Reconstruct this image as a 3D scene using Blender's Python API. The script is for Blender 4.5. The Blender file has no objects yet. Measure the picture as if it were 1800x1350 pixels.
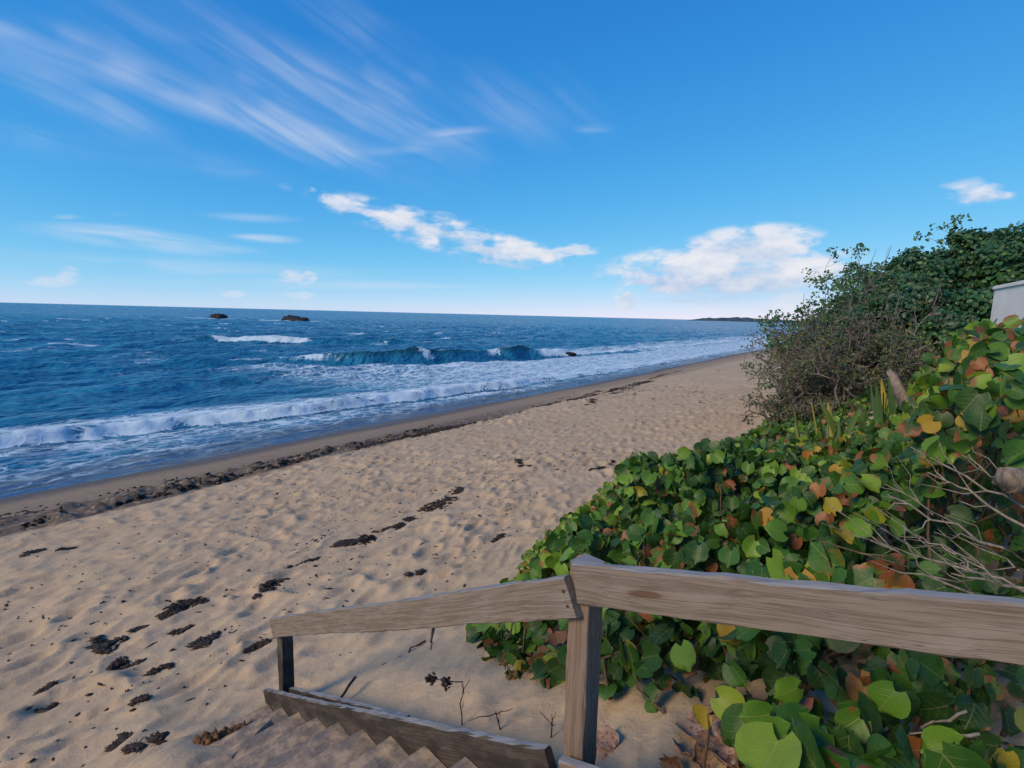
import bpy, bmesh, math, random
import numpy as np
from mathutils import Vector, Matrix

R_ = math.radians
random.seed(7)
rng = np.random.default_rng(11)
scene = bpy.context.scene
col = scene.collection

# ------------------------------------------------------------------ camera
CAM_H = 4.8                      # eye height above sea level
PITCH, ROLL = R_(7.66), R_(1.43)
cam_d = bpy.data.cameras.new('camera'); cam = bpy.data.objects.new('camera', cam_d); col.objects.link(cam)
cam_d.sensor_width = 36; cam_d.lens = 18; cam_d.clip_start = 0.05; cam_d.clip_end = 120000
cam.matrix_world = (Matrix.Translation((0, 0, CAM_H)) @ Matrix.Rotation(R_(90) - PITCH, 4, 'X') @ Matrix.Rotation(ROLL, 4, 'Z'))
scene.camera = cam

# ------------------------------------------------------------------ light
SUN_AZ, SUN_EL = R_(-128), R_(33)      # azimuth clockwise from +Y (behind the left shoulder)
SUN_STRENGTH, SUN_ANGLE = 3.3, R_(20)
SKY_STRENGTH = 0.15
EXPOSURE = 0.0
scene.view_settings.view_transform = 'Standard'; scene.view_settings.look = 'None'
scene.view_settings.exposure = EXPOSURE; scene.view_settings.gamma = 1
scene.view_settings.use_curve_mapping = False
sun_d = bpy.data.lights.new('sun', 'SUN'); sun = bpy.data.objects.new('sun', sun_d); col.objects.link(sun)
sun_d.energy = SUN_STRENGTH; sun_d.angle = SUN_ANGLE; sun_d.color = (1.0, 0.78, 0.52)
sdir = Vector((math.sin(SUN_AZ) * math.cos(SUN_EL), math.cos(SUN_AZ) * math.cos(SUN_EL), math.sin(SUN_EL)))
sun.rotation_euler = sdir.to_track_quat('Z', 'Y').to_euler()
sun.location = sdir * 50

scene.cycles.use_denoising = True
scene.cycles.max_bounces = 6; scene.cycles.transparent_max_bounces = 6
scene.cycles.caustics_reflective = False; scene.cycles.caustics_refractive = False
scene.cycles.sample_clamp_indirect = 6


# ------------------------------------------------------------------ node helpers
class NT:
    def __init__(self, tree):
        self.t = tree; self.n = tree.nodes; self.l = tree.links
        self.n.clear()

    def new(self, typ, **kw):
        nd = self.n.new(typ)
        for k, v in kw.items():
            setattr(nd, k, v)
        return nd

    def put(self, sock, v):
        if v is None:
            return
        if isinstance(v, bpy.types.NodeSocket):
            self.l.new(v, sock)
        else:
            if sock.type == 'RGBA' and len(v) == 3:
                v = (*v, 1)
            sock.default_value = v

    def m(self, op, a, b=None, c=None, clamp=False):
        nd = self.new('ShaderNodeMath', operation=op, use_clamp=clamp)
        for i, v in enumerate((a, b, c)):
            self.put(nd.inputs[i], v)
        return nd.outputs[0]

    def vm(self, op, a, b=None):
        nd = self.new('ShaderNodeVectorMath', operation=op)
        self.put(nd.inputs[0], a)
        if b is not None:
            self.put(nd.inputs[3] if op == 'SCALE' else nd.inputs[1], b)
        return nd.outputs['Value'] if op in ('LENGTH', 'DOT_PRODUCT') else nd.outputs[0]

    def ss(self, v, lo, hi, a=0.0, b=1.0):
        nd = self.new('ShaderNodeMapRange', interpolation_type='SMOOTHSTEP')
        for i, q in enumerate((v, lo, hi, a, b)):
            self.put(nd.inputs[i], q)
        return nd.outputs[0]

    def noise(self, vec, scale=5.0, detail=4.0, rough=0.55, dist=0.0, out=0):
        nd = self.new('ShaderNodeTexNoise')
        self.put(nd.inputs['Vector'], vec); self.put(nd.inputs['Scale'], scale)
        self.put(nd.inputs['Detail'], detail); self.put(nd.inputs['Roughness'], rough); self.put(nd.inputs['Distortion'], dist)
        return nd.outputs[out]

    def mix(self, f, a, b, blend='MIX'):
        nd = self.new('ShaderNodeMix', data_type='RGBA', blend_type=blend)
        self.put(nd.inputs[0], f); self.put(nd.inputs[6], a); self.put(nd.inputs[7], b)
        return nd.outputs[2]

    def ramp(self, f, stops):
        nd = self.new('ShaderNodeValToRGB'); e = nd.color_ramp.elements
        while len(e) < len(stops):
            e.new(0.5)
        for i, (p, c) in enumerate(stops):
            e[i].position = p; e[i].color = (*c, 1)
        self.put(nd.inputs[0], f)
        return nd.outputs[0]

    def xyz(self, v):
        nd = self.new('ShaderNodeSeparateXYZ'); self.put(nd.inputs[0], v)
        return nd.outputs[0], nd.outputs[1], nd.outputs[2]

    def comb(self, x, y, z=0.0):
        nd = self.new('ShaderNodeCombineXYZ')
        for i, v in enumerate((x, y, z)):
            self.put(nd.inputs[i], v)
        return nd.outputs[0]

    def attr(self, name, out='Fac'):
        return self.new('ShaderNodeAttribute', attribute_name=name).outputs[out]

    def bump(self, h, strength=0.5, dist=0.01, normal=None):
        nd = self.new('ShaderNodeBump')
        self.put(nd.inputs['Height'], h); nd.inputs['Strength'].default_value = strength
        nd.inputs['Distance'].default_value = dist
        self.put(nd.inputs['Normal'], normal)
        return nd.outputs[0]

    def bsdf(self, base, rough=0.6, normal=None, spec=0.5, **kw):
        nd = self.new('ShaderNodeBsdfPrincipled')
        self.put(nd.inputs['Base Color'], base); self.put(nd.inputs['Roughness'], rough)
        self.put(nd.inputs['Normal'], normal); self.put(nd.inputs['Specular IOR Level'], spec)
        for k, v in kw.items():
            self.put(nd.inputs[k], v)
        return nd.outputs[0]

    def out(self, s, kind='ShaderNodeOutputMaterial'):
        self.l.new(s, self.new(kind).inputs['Surface'])


def material(name):
    m = bpy.data.materials.new(name); m.use_nodes = True
    return m, NT(m.node_tree)


# ------------------------------------------------------------------ view geometry (used to read real positions off the photograph)
_f = np.array([0, math.cos(PITCH), -math.sin(PITCH)]); _u = np.array([0, math.sin(PITCH), math.cos(PITCH)]); _r = np.array([1., 0, 0])
_R = _r * math.cos(ROLL) + _u * math.sin(ROLL); _U = -_r * math.sin(ROLL) + _u * math.cos(ROLL)
CAMP = np.array([0, 0, CAM_H])
def ray(x, y): return _f + _R * (x - 900) / 900 + _U * (675 - y) / 900
def at(x, y, d): return CAMP + d * ray(x, y)
def on_level(x, y, z):
    v = ray(x, y); return CAMP + v * ((z - CAM_H) / v[2])
def azel(x, y):
    v = ray(x, y); return math.atan2(v[0], v[1]), math.atan2(v[2], math.hypot(v[0], v[1]))


# ------------------------------------------------------------------ sky
world = bpy.data.worlds.new('World'); scene.world = world; world.use_nodes = True
w = NT(world.node_tree)
sky = w.new('ShaderNodeTexSky', sky_type='NISHITA', sun_disc=False)
sky.sun_elevation = SUN_EL; sky.sun_rotation = SUN_AZ
sky.altitude = 0; sky.air_density = 0.5; sky.dust_density = 0.1; sky.ozone_density = 4.0
# the photograph's strong, saturated blue: one smooth grade of the whole sky, channel by channel
sp = w.new('ShaderNodeSeparateColor'); w.put(sp.inputs[0], sky.outputs[0])
cb = w.new('ShaderNodeCombineColor')
for i, (k_, g_, c0, c1) in enumerate(((.085, 1.5, 1.0, .10), (1.2, 1.0, 4.0, 1.0), (1.12, 1.0, 1.5, 1.0))):
    x_ = sp.outputs[i]
    w.put(cb.inputs[i], w.m('DIVIDE', w.m('MULTIPLY', w.m('POWER', x_, g_), k_ / SKY_STRENGTH), w.m('MULTIPLY_ADD', x_, c1, c0)))
bg = w.new('ShaderNodeBackground'); w.put(bg.inputs[0], cb.outputs[0]); bg.inputs[1].default_value = SKY_STRENGTH
w.out(bg.outputs[0], 'ShaderNodeOutputWorld')


# ------------------------------------------------------------------ numpy noise
def _hash(ix, iy, seed=0):
    h = (ix.astype(np.int64) * 374761393 + iy.astype(np.int64) * 668265263 + seed * 974634777) & 0xFFFFFFFF
    h = ((h ^ (h >> 13)) * 1274126177) & 0xFFFFFFFF
    return ((h ^ (h >> 16)) & 0xFFFFFF) / float(0x1000000)

def vnoise(x, y, seed=0):
    x0 = np.floor(x); y0 = np.floor(y); fx = x - x0; fy = y - y0
    fx = fx * fx * fx * (fx * (fx * 6 - 15) + 10); fy = fy * fy * fy * (fy * (fy * 6 - 15) + 10)
    a, b, c, d = _hash(x0, y0, seed), _hash(x0 + 1, y0, seed), _hash(x0, y0 + 1, seed), _hash(x0 + 1, y0 + 1, seed)
    return (a * (1 - fx) + b * fx) * (1 - fy) + (c * (1 - fx) + d * fx) * fy      # 0..1

def fbm(x, y, oct=4, seed=0, gain=0.5):
    v = 0.; a = 1.; t = 0.
    for i in range(oct):
        v = v + a * vnoise(x * 2 ** i + i * 17.3, y * 2 ** i - i * 9.1, seed + i); t += a; a *= gain
    return v / t

def pits(x, y, sx, sy, seed=0):
    """sum of soft oval pits (-1) with faint rims, one to a cell, turned at random"""
    x0 = np.floor(x); y0 = np.floor(y); h = np.zeros(np.shape(x))
    for i in (-1, 0, 1):
        for j in (-1, 0, 1):
            cx, cy = x0 + i, y0 + j
            ex = x - (cx + .5 + .7 * (_hash(cx, cy, seed) - .5)); ey = y - (cy + .5 + .7 * (_hash(cx, cy, seed + 5) - .5))
            th = (_hash(cx, cy, seed + 9) - .5) * 1.6; c_, s_ = np.cos(th), np.sin(th)
            q = ((ex * c_ + ey * s_) / sx) ** 2 + ((ey * c_ - ex * s_) / sy) ** 2
            h += (.25 + _hash(cx, cy, seed + 13)) * (-np.exp(-q * 1.3) + .75 * np.exp(-(np.sqrt(q) - 1.3) ** 2 * 5))
    return h

def sstep(v, a, b):
    t = np.clip((v - a) / (b - a), 0, 1); return t * t * (3 - 2 * t)

def to_sn(x, y): return .588 * x + .809 * y, -.809 * x + .588 * y       # along the shore / towards the sea
def to_xy(s, n): return .588 * s - .809 * n, .809 * s + .588 * n

# ------------------------------------------------------------------ terrain
BN = [-60, -12, -4, -2, -1, 0, .8, 2.2, 3.6, 4.2, 8, 12.6, 13.25, 15, 17.4, 22, 30, 60, 200]
BZ = [7.0, 5.0, 3.85, 3.55, 3.35, 3.08, 2.78, 2.2, 1.66, 1.56, 1.08, .60, .40, .21, .0, -.3, -1.2, -5, -14]
HN = [-60, -8, -3, -1.2, 0, 1.2, 2.6, 3.6, 4.2]
HZ = [8.0, 6.2, 5.0, 4.5, 3.9, 3.1, 2.1, 1.68, 1.56]
def ground_base(x, y):
    s, n = to_sn(x, y)
    n = n + .25 * (vnoise(s * .25, n * .1, 3) - .5) * sstep(n, 5, 9) * 2
    n = n + .85 * sstep(s, 7.5, 11) * sstep(n, 6.5, 3.5)            # the toe of the dune steps back up the beach
    z = np.interp(n, BN, BZ)
    zh = np.where(n < 4.2, np.interp(n, HN, HZ), z)
    z = z + .24 * np.exp(-((x + 2.25) ** 2 + (y - 2.95) ** 2) / .42 ** 2)       # sand heaped over the outer ends of the lowest treads
    return z + (zh - z) * sstep(s, 9, 16)

def ground_z(x, y):
    s, n = to_sn(x, y)
    z = ground_base(x, y)
    z = z + .16 * (fbm(s * .35, n * .35, 3, 21) - .5) * sstep(n, 15, 11)
    dry = sstep(n, 13.2, 12.3); band = sstep(n, 17, 14.8) * (1 - dry)
    r2 = x * x + y * y
    fade = sstep(np.sqrt(r2), 60, 25)
    # trodden, wind-softened footprints: soft pits with low rims
    wx = .30 * (fbm(s * 1.3, n * 1.3, 2, 31) - .5); wy = .30 * (fbm(s * 1.3, n * 1.3, 2, 35) - .5)
    p1 = pits((s + wx) / .62, (n + wy) / .34, .40, .26, 41)
    p2 = pits((s + wy) / .40 + 7.7, (n + wx) / .23 + 3.1, .36, .24, 43)
    rg1 = 1 - np.abs(2 * fbm((s + wx) / .85, (n + wy) / .40, 2, 45) - 1) * 2.2; rg1 = np.clip(rg1, 0, 1) ** 2
    amp = (.35 + 1.0 * fbm(s * .45, n * .45, 2, 51)) * dry * (1 - .5 * sstep(n, 4.6, 3.2))
    z = z + fade * amp * (.040 * p1 + .016 * p2 + .046 * rg1 + .055 * (fbm(s * 1.6, n * 2.6, 3, 61) - .5))
    # low eroded step and lumpy wet sand with buried weed above the swash
    lump = np.maximum(fbm(s * 2.6, n * 5.2, 4, 71) - .42, 0)
    bandw = sstep(n, 14.9, 14.2) * sstep(n, 12.7, 13.1) * (.35 + .8 * sstep(s, 18, 8))
    z = z + bandw * .42 * lump * fade + band * .012 * (fbm(s * 2, n * 5, 3, 77) - .5)
    return z

def gz(x, y): return float(ground_z(np.array([x], float), np.array([y], float))[0])

def on_ground(px, py):
    """where the line of sight through a photo position meets the sand"""
    v = ray(px, py); t = .8 * 1.003 ** np.arange(2200)
    q = CAMP[None] + v[None] * t[:, None]
    return q[int(np.argmax(q[:, 2] < ground_base(q[:, 0], q[:, 1])))]

# ------------------------------------------------------------------ mesh helpers
def mesh_np(name, verts, faces, smooth=True, uv=None, attrs=None):
    """verts (N,3), faces (M,k) of one arity, or a list of such arrays"""
    if not isinstance(faces, list):
        faces = [faces]
    me = bpy.data.meshes.new(name); verts = np.asarray(verts, np.float32)
    me.vertices.add(len(verts)); me.vertices.foreach_set('co', verts.ravel())
    loops = np.concatenate([np.asarray(f, np.int32).ravel() for f in faces])
    tot = np.concatenate([np.full(len(f), f.shape[1], np.int32) for f in faces])
    start = np.concatenate([[0], np.cumsum(tot)[:-1]]).astype(np.int32)
    me.loops.add(len(loops)); me.loops.foreach_set('vertex_index', loops)
    me.polygons.add(len(tot)); me.polygons.foreach_set('loop_start', start)
    me.update(calc_edges=True)
    if smooth:
        me.polygons.foreach_set('use_smooth', np.ones(len(tot), bool))
    if uv is not None:
        l = me.uv_layers.new(name='UVMap'); l.data.foreach_set('uv', np.asarray(uv, np.float32)[loops].ravel())
    for k, v in (attrs or {}).items():
        a = me.attributes.new(k, 'FLOAT', 'POINT'); a.data.foreach_set('value', np.asarray(v, np.float32))
    me.validate()
    return me

def obj(name, me, mat=None, parent=None, loc=None):
    o = bpy.data.objects.new(name, me); col.objects.link(o)
    if mat is not None and me is not None and not me.materials:
        me.materials.append(mat)
    if parent is not None:
        o.parent = parent
    if loc is not None:
        o.location = loc
    return o

def tag(o, label=None, cat=None, group=None, kind=None):
    for k, v in (('label', label), ('category', cat), ('group', group), ('kind', kind)):
        if v:
            o[k] = v
    return o

def empty(name, loc, label, cat, group=None):
    o = bpy.data.objects.new(name, None); col.objects.link(o); o.location = loc; o.empty_display_size = .2
    return tag(o, label, cat, group)

def polar_grid(azs, rads):
    A, Rr = np.meshgrid(azs, rads)
    x = Rr * np.sin(A); y = Rr * np.cos(A); nr, na = A.shape
    idx = np.arange(nr * na).reshape(nr, na); nxt = np.roll(idx, -1, 1)
    f = np.stack([idx[:-1], nxt[:-1], nxt[1:], idx[1:]], -1).reshape(-1, 4)[:, ::-1]
    return x.ravel(), y.ravel(), f

V0, V1 = R_(-53), R_(53)
def az_ring(n_in, n_out): return np.concatenate([np.linspace(V0, V1, n_in, endpoint=False), np.linspace(V1, V0 + 2 * math.pi, n_out, endpoint=False)])

# ------------------------------------------------------------------ clouds, far out over the sea
ca, ce = np.meshgrid(np.linspace(R_(-60), R_(60), 1050), np.concatenate([np.linspace(R_(-.1), R_(13), 210, endpoint=False), np.linspace(R_(13), R_(44), 250)]))
cshape = ca.shape; ca = ca.ravel(); ce = ce.ravel()
def cframe(px, py, rx, ry, rot):
    a0, e0 = azel(px, py); c, s = math.cos(R_(rot)), math.sin(R_(rot))
    a1, e1 = azel(px + rx * c, py - rx * s); a2, e2 = azel(px - ry * s, py - ry * c)
    th = math.atan2(e1 - e0, a1 - a0); A = math.hypot(a1 - a0, e1 - e0); B = math.hypot(a2 - a0, e2 - e0)
    u = (ca - a0) * math.cos(th) + (ce - e0) * math.sin(th); v = (ce - e0) * math.cos(th) - (ca - a0) * math.sin(th)
    return u, v, A, B
puff = fbm(ca * 26 + .8 * fbm(ca * 18, ce * 30, 2, 207), ce * 46, 6, 201, .58)
wisp = fbm(ca * 14, ce * 90, 5, 203, .6)
cover = np.zeros_like(ca); bright = np.zeros_like(ca)
def add_cover(d, b):
    global cover, bright
    d = np.clip(d, 0, 1)
    bright = np.where(d > 1e-4, (bright * cover * (1 - d) + b * d) / np.maximum(cover * (1 - d) + d, 1e-6), bright)
    cover = cover + d - cover * d
# heaped clouds: place, half sizes, tilt, opacity, softness
for (px, py, rx, ry, rot, op, soft) in [
        (640, 372, 110, 10, -19, .7, .6), (790, 415, 190, 27, -15, .86, .8), (870, 440, 120, 22, -6, .82, .8), (1012, 440, 38, 10, 0, .8, .5), (960, 448, 60, 8, 0, .6, .6), (775, 385, 32, 12, -8, .4, .8),
        (1290, 500, 210, 34, 0, .62, 1.1), (1270, 470, 215, 38, 3, .92, .7), (1320, 432, 120, 30, 4, .85, .7), (1210, 480, 90, 26, 10, .9, .5), (1440, 474, 58, 15, 6, .95, .45), (1090, 475, 70, 12, 4, .5, .8), (1360, 408, 45, 6, 12, .5, .8), (1220, 425, 30, 8, 0, .3, .8),
        (1718, 343, 58, 17, 0, .85, .7), (1690, 322, 38, 9, 6, .4, .8), (1104, 521, 22, 18, 0, .85, .6), (1104, 540, 34, 10, 0, .3, .9),
        (522, 488, 32, 12, 0, .7, .6), (526, 519, 30, 6, 0, .4, .7), (410, 518, 20, 6, 0, .4, .7), (90, 494, 40, 9, 0, .45, .8), (122, 484, 22, 14, 0, .5, .7), (1290, 545, 120, 14, 0, .45, 1.0), (1400, 540, 70, 22, 0, .45, 1.0)]:
    u, v, A, B = cframe(px, py, rx * 1.15, ry * 1.3, rot)
    m_ = 1 - np.sqrt((u / A) ** 2 + (v / B) ** 2)
    d = sstep(m_ + (.38 if (1080 < px < 1450 and ry > 20) else .12) + (puff - .5) * 1.9 + (wisp - .5) * 1.3, .0, soft * 1.5) * sstep(m_, -.12, .2)
    # the sun stands behind the viewer: tops bright, flat bases greyer
    b = np.clip(.62 + .40 * (v / B) + 1.5 * (puff - .5), 0, 1) if ry > 14 else np.clip(.75 + .8 * (puff - .5), 0, 1)
    if py == 500: b = b * .35
    add_cover(d * op, b)
# fibrous high cloud: place, half sizes, tilt of the band, opacity, tilt of the fibres
for k, (px, py, rx, ry, rot, op, fib) in enumerate([
        (520, 180, 380, 75, -24, .20, -27), (60, 85, 210, 22, -20, .50, -22), (300, 150, 260, 34, -19, .50, -24), (470, 215, 230, 34, -24, .42, -30), (600, 255, 130, 18, -16, .42, -22), (680, 262, 90, 13, 4, .40, 0), (790, 240, 80, 14, 8, .48, 4),
        (560, 150, 190, 45, -26, .25, -29), (700, 190, 210, 45, -24, .26, -29), (720, 110, 280, 40, -28, .16, -31), (900, 190, 130, 45, -30, .13, -34), (50, 250, 130, 22, -14, .36, -17), (130, 165, 210, 34, -22, .26, -25), (240, 235, 200, 30, -22, .12, -26),
        (1050, 225, 45, 8, 4, .26, 0), (420, 305, 60, 6, 3, .28, 2), (1000, 170, 120, 40, -40, .07, -40), (300, 280, 260, 26, -8, .10, -10),
        (200, 405, 140, 10, -4, .95, -5), (270, 425, 190, 15, -5, .95, -7), (320, 440, 90, 8, -7, .7, -8), (440, 383, 90, 8, -2, .8, -3), (470, 420, 70, 7, -3, .95, -4), (205, 376, 28, 3, 0, .45, 0), (115, 381, 30, 4, 0, .4, 0),
        (140, 455, 140, 8, -1, .32, -1), (330, 470, 420, 16, -2, .26, -2), (640, 500, 260, 8, -1, .34, -1), (450, 500, 260, 7, -1, .3, -1), (500, 328, 18, 6, -20, .35, 0), (540, 345, 26, 5, -25, .25, -25), (900, 530, 900, 22, 0, .18, 0)]):
    u, v, A, B = cframe(px, py, rx * 1.15, ry * 1.5, rot)
    _u2, _v2, _, _ = cframe(px, py, rx, ry, fib)
    wv_ = .012 * (fbm(_u2 * 9 + k, _v2 * 9, 2, 213) - .5)
    fibre = fbm(_u2 * 5 + k * 3.3, (_v2 + wv_) * 75 + k * 1.7, 3, 215, .5)
    soft_ = fbm(ca * 9 + k, ce * 14, 3, 217)
    m_ = 1 - np.sqrt((u / A) ** 2 + (v / B) ** 2)
    add_cover(op * sstep(m_, 0, .9) * (.28 + .75 * sstep(fibre, .34, .70)) * (.28 + .55 * sstep(soft_, .30, .66)), np.full_like(ca, .82))
CR = 52000.
cv = np.stack([CR * np.sin(ca) * np.cos(ce), CR * np.cos(ca) * np.cos(ce), CAM_H + CR * np.sin(ce)], 1)
ci = np.arange(ca.size).reshape(cshape)
cfaces = np.stack([ci[:-1, :-1], ci[:-1, 1:], ci[1:, 1:], ci[1:, :-1]], -1).reshape(-1, 4)
cfaces = cfaces[(cover[cfaces] > .004).any(1)]
used = np.unique(cfaces); remap = np.full(ca.size, -1); remap[used] = np.arange(len(used))
mat_cloud, t = material('cloud')
cc = t.mix(t.attr('bright'), (.44, .60, .86), (.90, .91, .97))
em = t.new('ShaderNodeEmission'); t.put(em.inputs[0], cc); em.inputs[1].default_value = .92
tp = t.new('ShaderNodeBsdfTransparent'); mx_ = t.new('ShaderNodeMixShader')
t.put(mx_.inputs[0], t.attr('cover')); t.put(mx_.inputs[1], tp.outputs[0]); t.put(mx_.inputs[2], em.outputs[0]); t.out(mx_.outputs[0])
mat_cloud.cycles.emission_sampling = 'NONE'
me = mesh_np('clouds', cv[used], remap[cfaces], attrs={'cover': cover[used], 'bright': bright[used]})
tag(obj('clouds', me, mat_cloud), 'white heaped and fibrous clouds in the blue sky over the sea', 'clouds', kind='stuff')

# ------------------------------------------------------------------ sand
mat_sand, t = material('sand')
P_ = t.new('ShaderNodeNewGeometry').outputs['Position']
px_, py_, pz_ = t.xyz(P_)
wet = t.attr('wet'); scarp = t.attr('band')
n_big = t.noise(P_, 0.5, 4, 0.6); n_mid = t.noise(P_, 5.0, 5, 0.6); n_fine = t.noise(P_, 160.0, 3, 0.6); n_grain = t.noise(P_, 900.0, 2, 0.5)
c = t.mix(t.ss(n_big, .3, .7), (.455, .335, .218), (.505, .375, .245))
c = t.mix(t.m('MULTIPLY', t.ss(n_mid, .35, .75), .35), c, (.38, .28, .185))
c = t.mix(t.m('MULTIPLY', t.ss(n_fine, .55, .75), .35), c, (.30, .21, .15))
c = t.mix(t.m('MULTIPLY', scarp, t.ss(t.noise(t.vm('MULTIPLY', P_, (1.0, 1.0, 1.0)), 7.0, 6, .65), .26, .50)), c, (.125, .10, .082))
c = t.mix(t.m('MULTIPLY', t.ss(wet, 0.0, .5), .85), c, t.mix(t.ss(n_mid, .3, .7), (.22, .165, .12), (.28, .21, .155)))
c = t.mix(t.m('MULTIPLY', t.ss(t.m('ADD', wet, t.m('MULTIPLY', t.m('SUBTRACT', n_mid, .5), .3)), .62, .9), .92), c, (.105, .082, .066))
hb = t.m('ADD', t.m('MULTIPLY', n_mid, 1.0), t.m('MULTIPLY', n_fine, .12))
c = t.mix(t.m('MULTIPLY', t.ss(t.noise(P_, 420.0, 2, .5), .70, .78), .5), c, (.72, .64, .52))
bm = t.bump(hb, .8, .035); bm = t.bump(n_grain, .25, .002, bm)
rg = t.ss(wet, 0.6, 1.0, 0.92, 0.5)
t.out(t.bsdf(c, rg, bm, t.ss(wet, .6, 1, .12, .3)))

rad = np.concatenate([np.geomspace(.25, .9, 10, endpoint=False), np.geomspace(.9, 48, 620, endpoint=False), np.geomspace(48, 60000, 130)])
gx, gy, gf = polar_grid(az_ring(600, 60), rad)
zz = ground_z(gx, gy); s_, n_ = to_sn(gx, gy)
nw = n_ + .9 * (fbm(s_ * .25, n_ * .3, 3, 81) - .5)
wetv = np.clip((nw - 13.9) / 3.2, 0, 1)
bandv = sstep(n_ + .5 * (fbm(s_ * .8, n_ * 1.2, 3, 83) - .5), 12.4, 12.9) * sstep(n_, 16.0, 14.4) * (.35 + .65 * sstep(s_, 30, 14))
me = mesh_np('ground', np.stack([gx, gy, zz], 1), gf, attrs={'wet': wetv, 'band': bandv})
ground = tag(obj('beach', me, mat_sand), 'pale tan trodden sand sloping from the dune to the surf', 'beach', kind='structure')

# ------------------------------------------------------------------ sea
NB_S = [-40, -10, 3.4, 8.1, 14.9, 22, 35, 60, 120]; NB_N = [25.5, 24.0, 23.2, 22.5, 21.0, 20.2, 19.6, 19.2, 19.2]
NW_S = [-60, 0, 14, 25.7, 30.3, 38.6, 55.5, 90, 200]; NW_N = [64, 56, 49, 42, 38.3, 35.3, 31.7, 29.5, 28]
NO_S = [-80, 0, 33.2, 41.9, 60, 120]; NO_N = [120, 96, 72.6, 65, 55, 46]
def sea_fields(x, y):
    s, n = to_sn(x, y); r = np.hypot(x, y)
    far = sstep(r, 420, 160)
    wob = .9 * (fbm(s * .16, n * .02, 3, 101) - .5)
    nb = np.interp(s, NB_S, NB_N) + 1.1 * (fbm(s * .22, s * 0, 3, 103) - .5) + .35 * (fbm(s * 1.1, s * 0, 2, 104) - .5)
    nwv = np.interp(s, NW_S, NW_N) + 1.2 * (fbm(s * .12, s * 0, 3, 105) - .5) + .4 * (vnoise(s * .7, s * 0, 106) - .5)
    no = np.interp(s, NO_S, NO_N) + 2 * (fbm(s * .1, s * 0, 3, 107) - .5)
    def wave(d, front, back):            # d = distance behind the foot of the wave
        return np.where(d < front, sstep(d, 0, front), np.exp(-((d - front) / back) ** 1.15 * (d > front)))
    z = 0.
    # background swell, refracting towards the shore, and wind chop
    ph = n + .22 * s
    gate = sstep(n, 24, 34)
    sw = fbm(s * .05, n * .05, 2, 111)
    z = z + gate * far * (.20 * np.sin(ph * .62 + 5 * sw) * (.3 + sw) + .11 * np.sin((n - .1 * s) * 1.21 + 7 * fbm(s * .08, n * .08, 2, 113)))
    ch = (fbm(s * .30, n * .62, 4, 115) - .5) * .55 + (fbm(s * .9, n * 1.7, 3, 117) - .5) * .20
    z = z + ch * far * (.35 + .65 * gate) * sstep(n, 17, 22)
    # broken bore
    db = n - nb
    hb = (.30 + .22 * fbm(s * .35, s * 0, 3, 119)) * sstep(s, -60, 0) * (1 - .55 * sstep(s, 22, 40))
    lump = fbm(s * 2.2, n * 2.2, 4, 121)
    prof_b = wave(db, .55, 2.2)
    z = z + hb * prof_b * (.82 + .36 * lump)
    # green wave rising before it breaks
    dw = n - nwv
    hw = 1.05 * sstep(s, 22, 31) * (1 - sstep(s, 46, 70)) * (.55 + .8 * fbm(s * .18, s * 0, 3, 123)) + .30 * sstep(s, -40, 0) * (1 - sstep(s, 18, 28))
    z = z + hw * wave(dw, 1.35, 2.6)
    do = n - no
    ho = .95 * sstep(s, 24, 33) * (1 - sstep(s, 46, 62))
    z = z + ho * wave(do, 2.2, 4.5)
    # swash
    z = z + sstep(n, 22, 17) * (.05 * (fbm(s * .28, n * .15, 3, 131) - .38) + .02 * (fbm(s * 1.5, n * 3, 3, 133) - .5))
    # foam envelope
    fo = np.zeros_like(s)
    brk = .78 + 1.0 * (fbm(s * .7, n * 1.1, 4, 141) - .5)
    def mx(v):
        nonlocal fo
        fo = np.maximum(fo, v)
    mx(sstep(db, -.12, .12) * sstep(db, 3.0, 1.5) * .98 * brk)                               # the bore itself
    mx(sstep(db, .5, 1.5) * sstep(db, 5.5, 2.5) * .56 * sstep(s, -30, 0))                    # lace behind it
    sheet = sstep(s, 12, 24) * sstep(db, .3, 1.2) * sstep(dw, .2, -2.0) * (.50 + .10 * sstep(s, 24, 36))
    mx(sheet)
    mx(sstep(n, 17.2, 18.2) * sstep(db, .2, -.5) * (.22 + .26 * fbm(s * .3, n * .8, 3, 143) + .12 * sstep(db, -3.4, -.6)))   # swash lace
    mx(sstep(n, 18.6, 17.5) * .22)
    bk = np.maximum(np.exp(-((s - 27) / 2.0) ** 2) * .62, np.maximum(np.exp(-((s - 36.3) / .8) ** 2) * .7, np.maximum(np.exp(-((s - 45) / 1.2) ** 2) * .7, sstep(s, 49, 55) * .95)))
    mx(bk * sstep(dw, .1, .7) * sstep(dw, 3.2, 1.9))                                          # where the green wave is spilling
    mx(sstep(s, 20, 30) * sstep(dw, 1.35, 2.2) * sstep(dw, 8, 3.0) * .42)                    # foam trailing behind its crest
    mx(sstep(s, 8, 22) * (1 - sstep(s, 30, 36)) * sstep(dw, 1.5, 3) * sstep(dw, 9, 5) * .5)
    mx(sstep(s, 48, 62) * sstep(dw, .2, 1) * sstep(dw, 14, 5) * .52)
    mx(sstep(s, 32.0, 33.5) * (1 - sstep(s, 40.5, 43)) * sstep(do, .5, 1.0) * sstep(do, 3.6, 2.4) * 1.05)   # outer breaker
    mx(sstep(s, 30, 35) * (1 - sstep(s, 50, 58)) * sstep(do, 2.0, 2.6) * sstep(do, 6, 3) * .45)
    mx(sstep(s, 60, 80) * sstep(n, 52, 30) * (.28 + .35 * fbm(s * .06, n * .2, 3, 147)))       # white water far up the shore
    strk = fbm(s * .05 + n * .02, n * .22, 4, 149)
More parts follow.
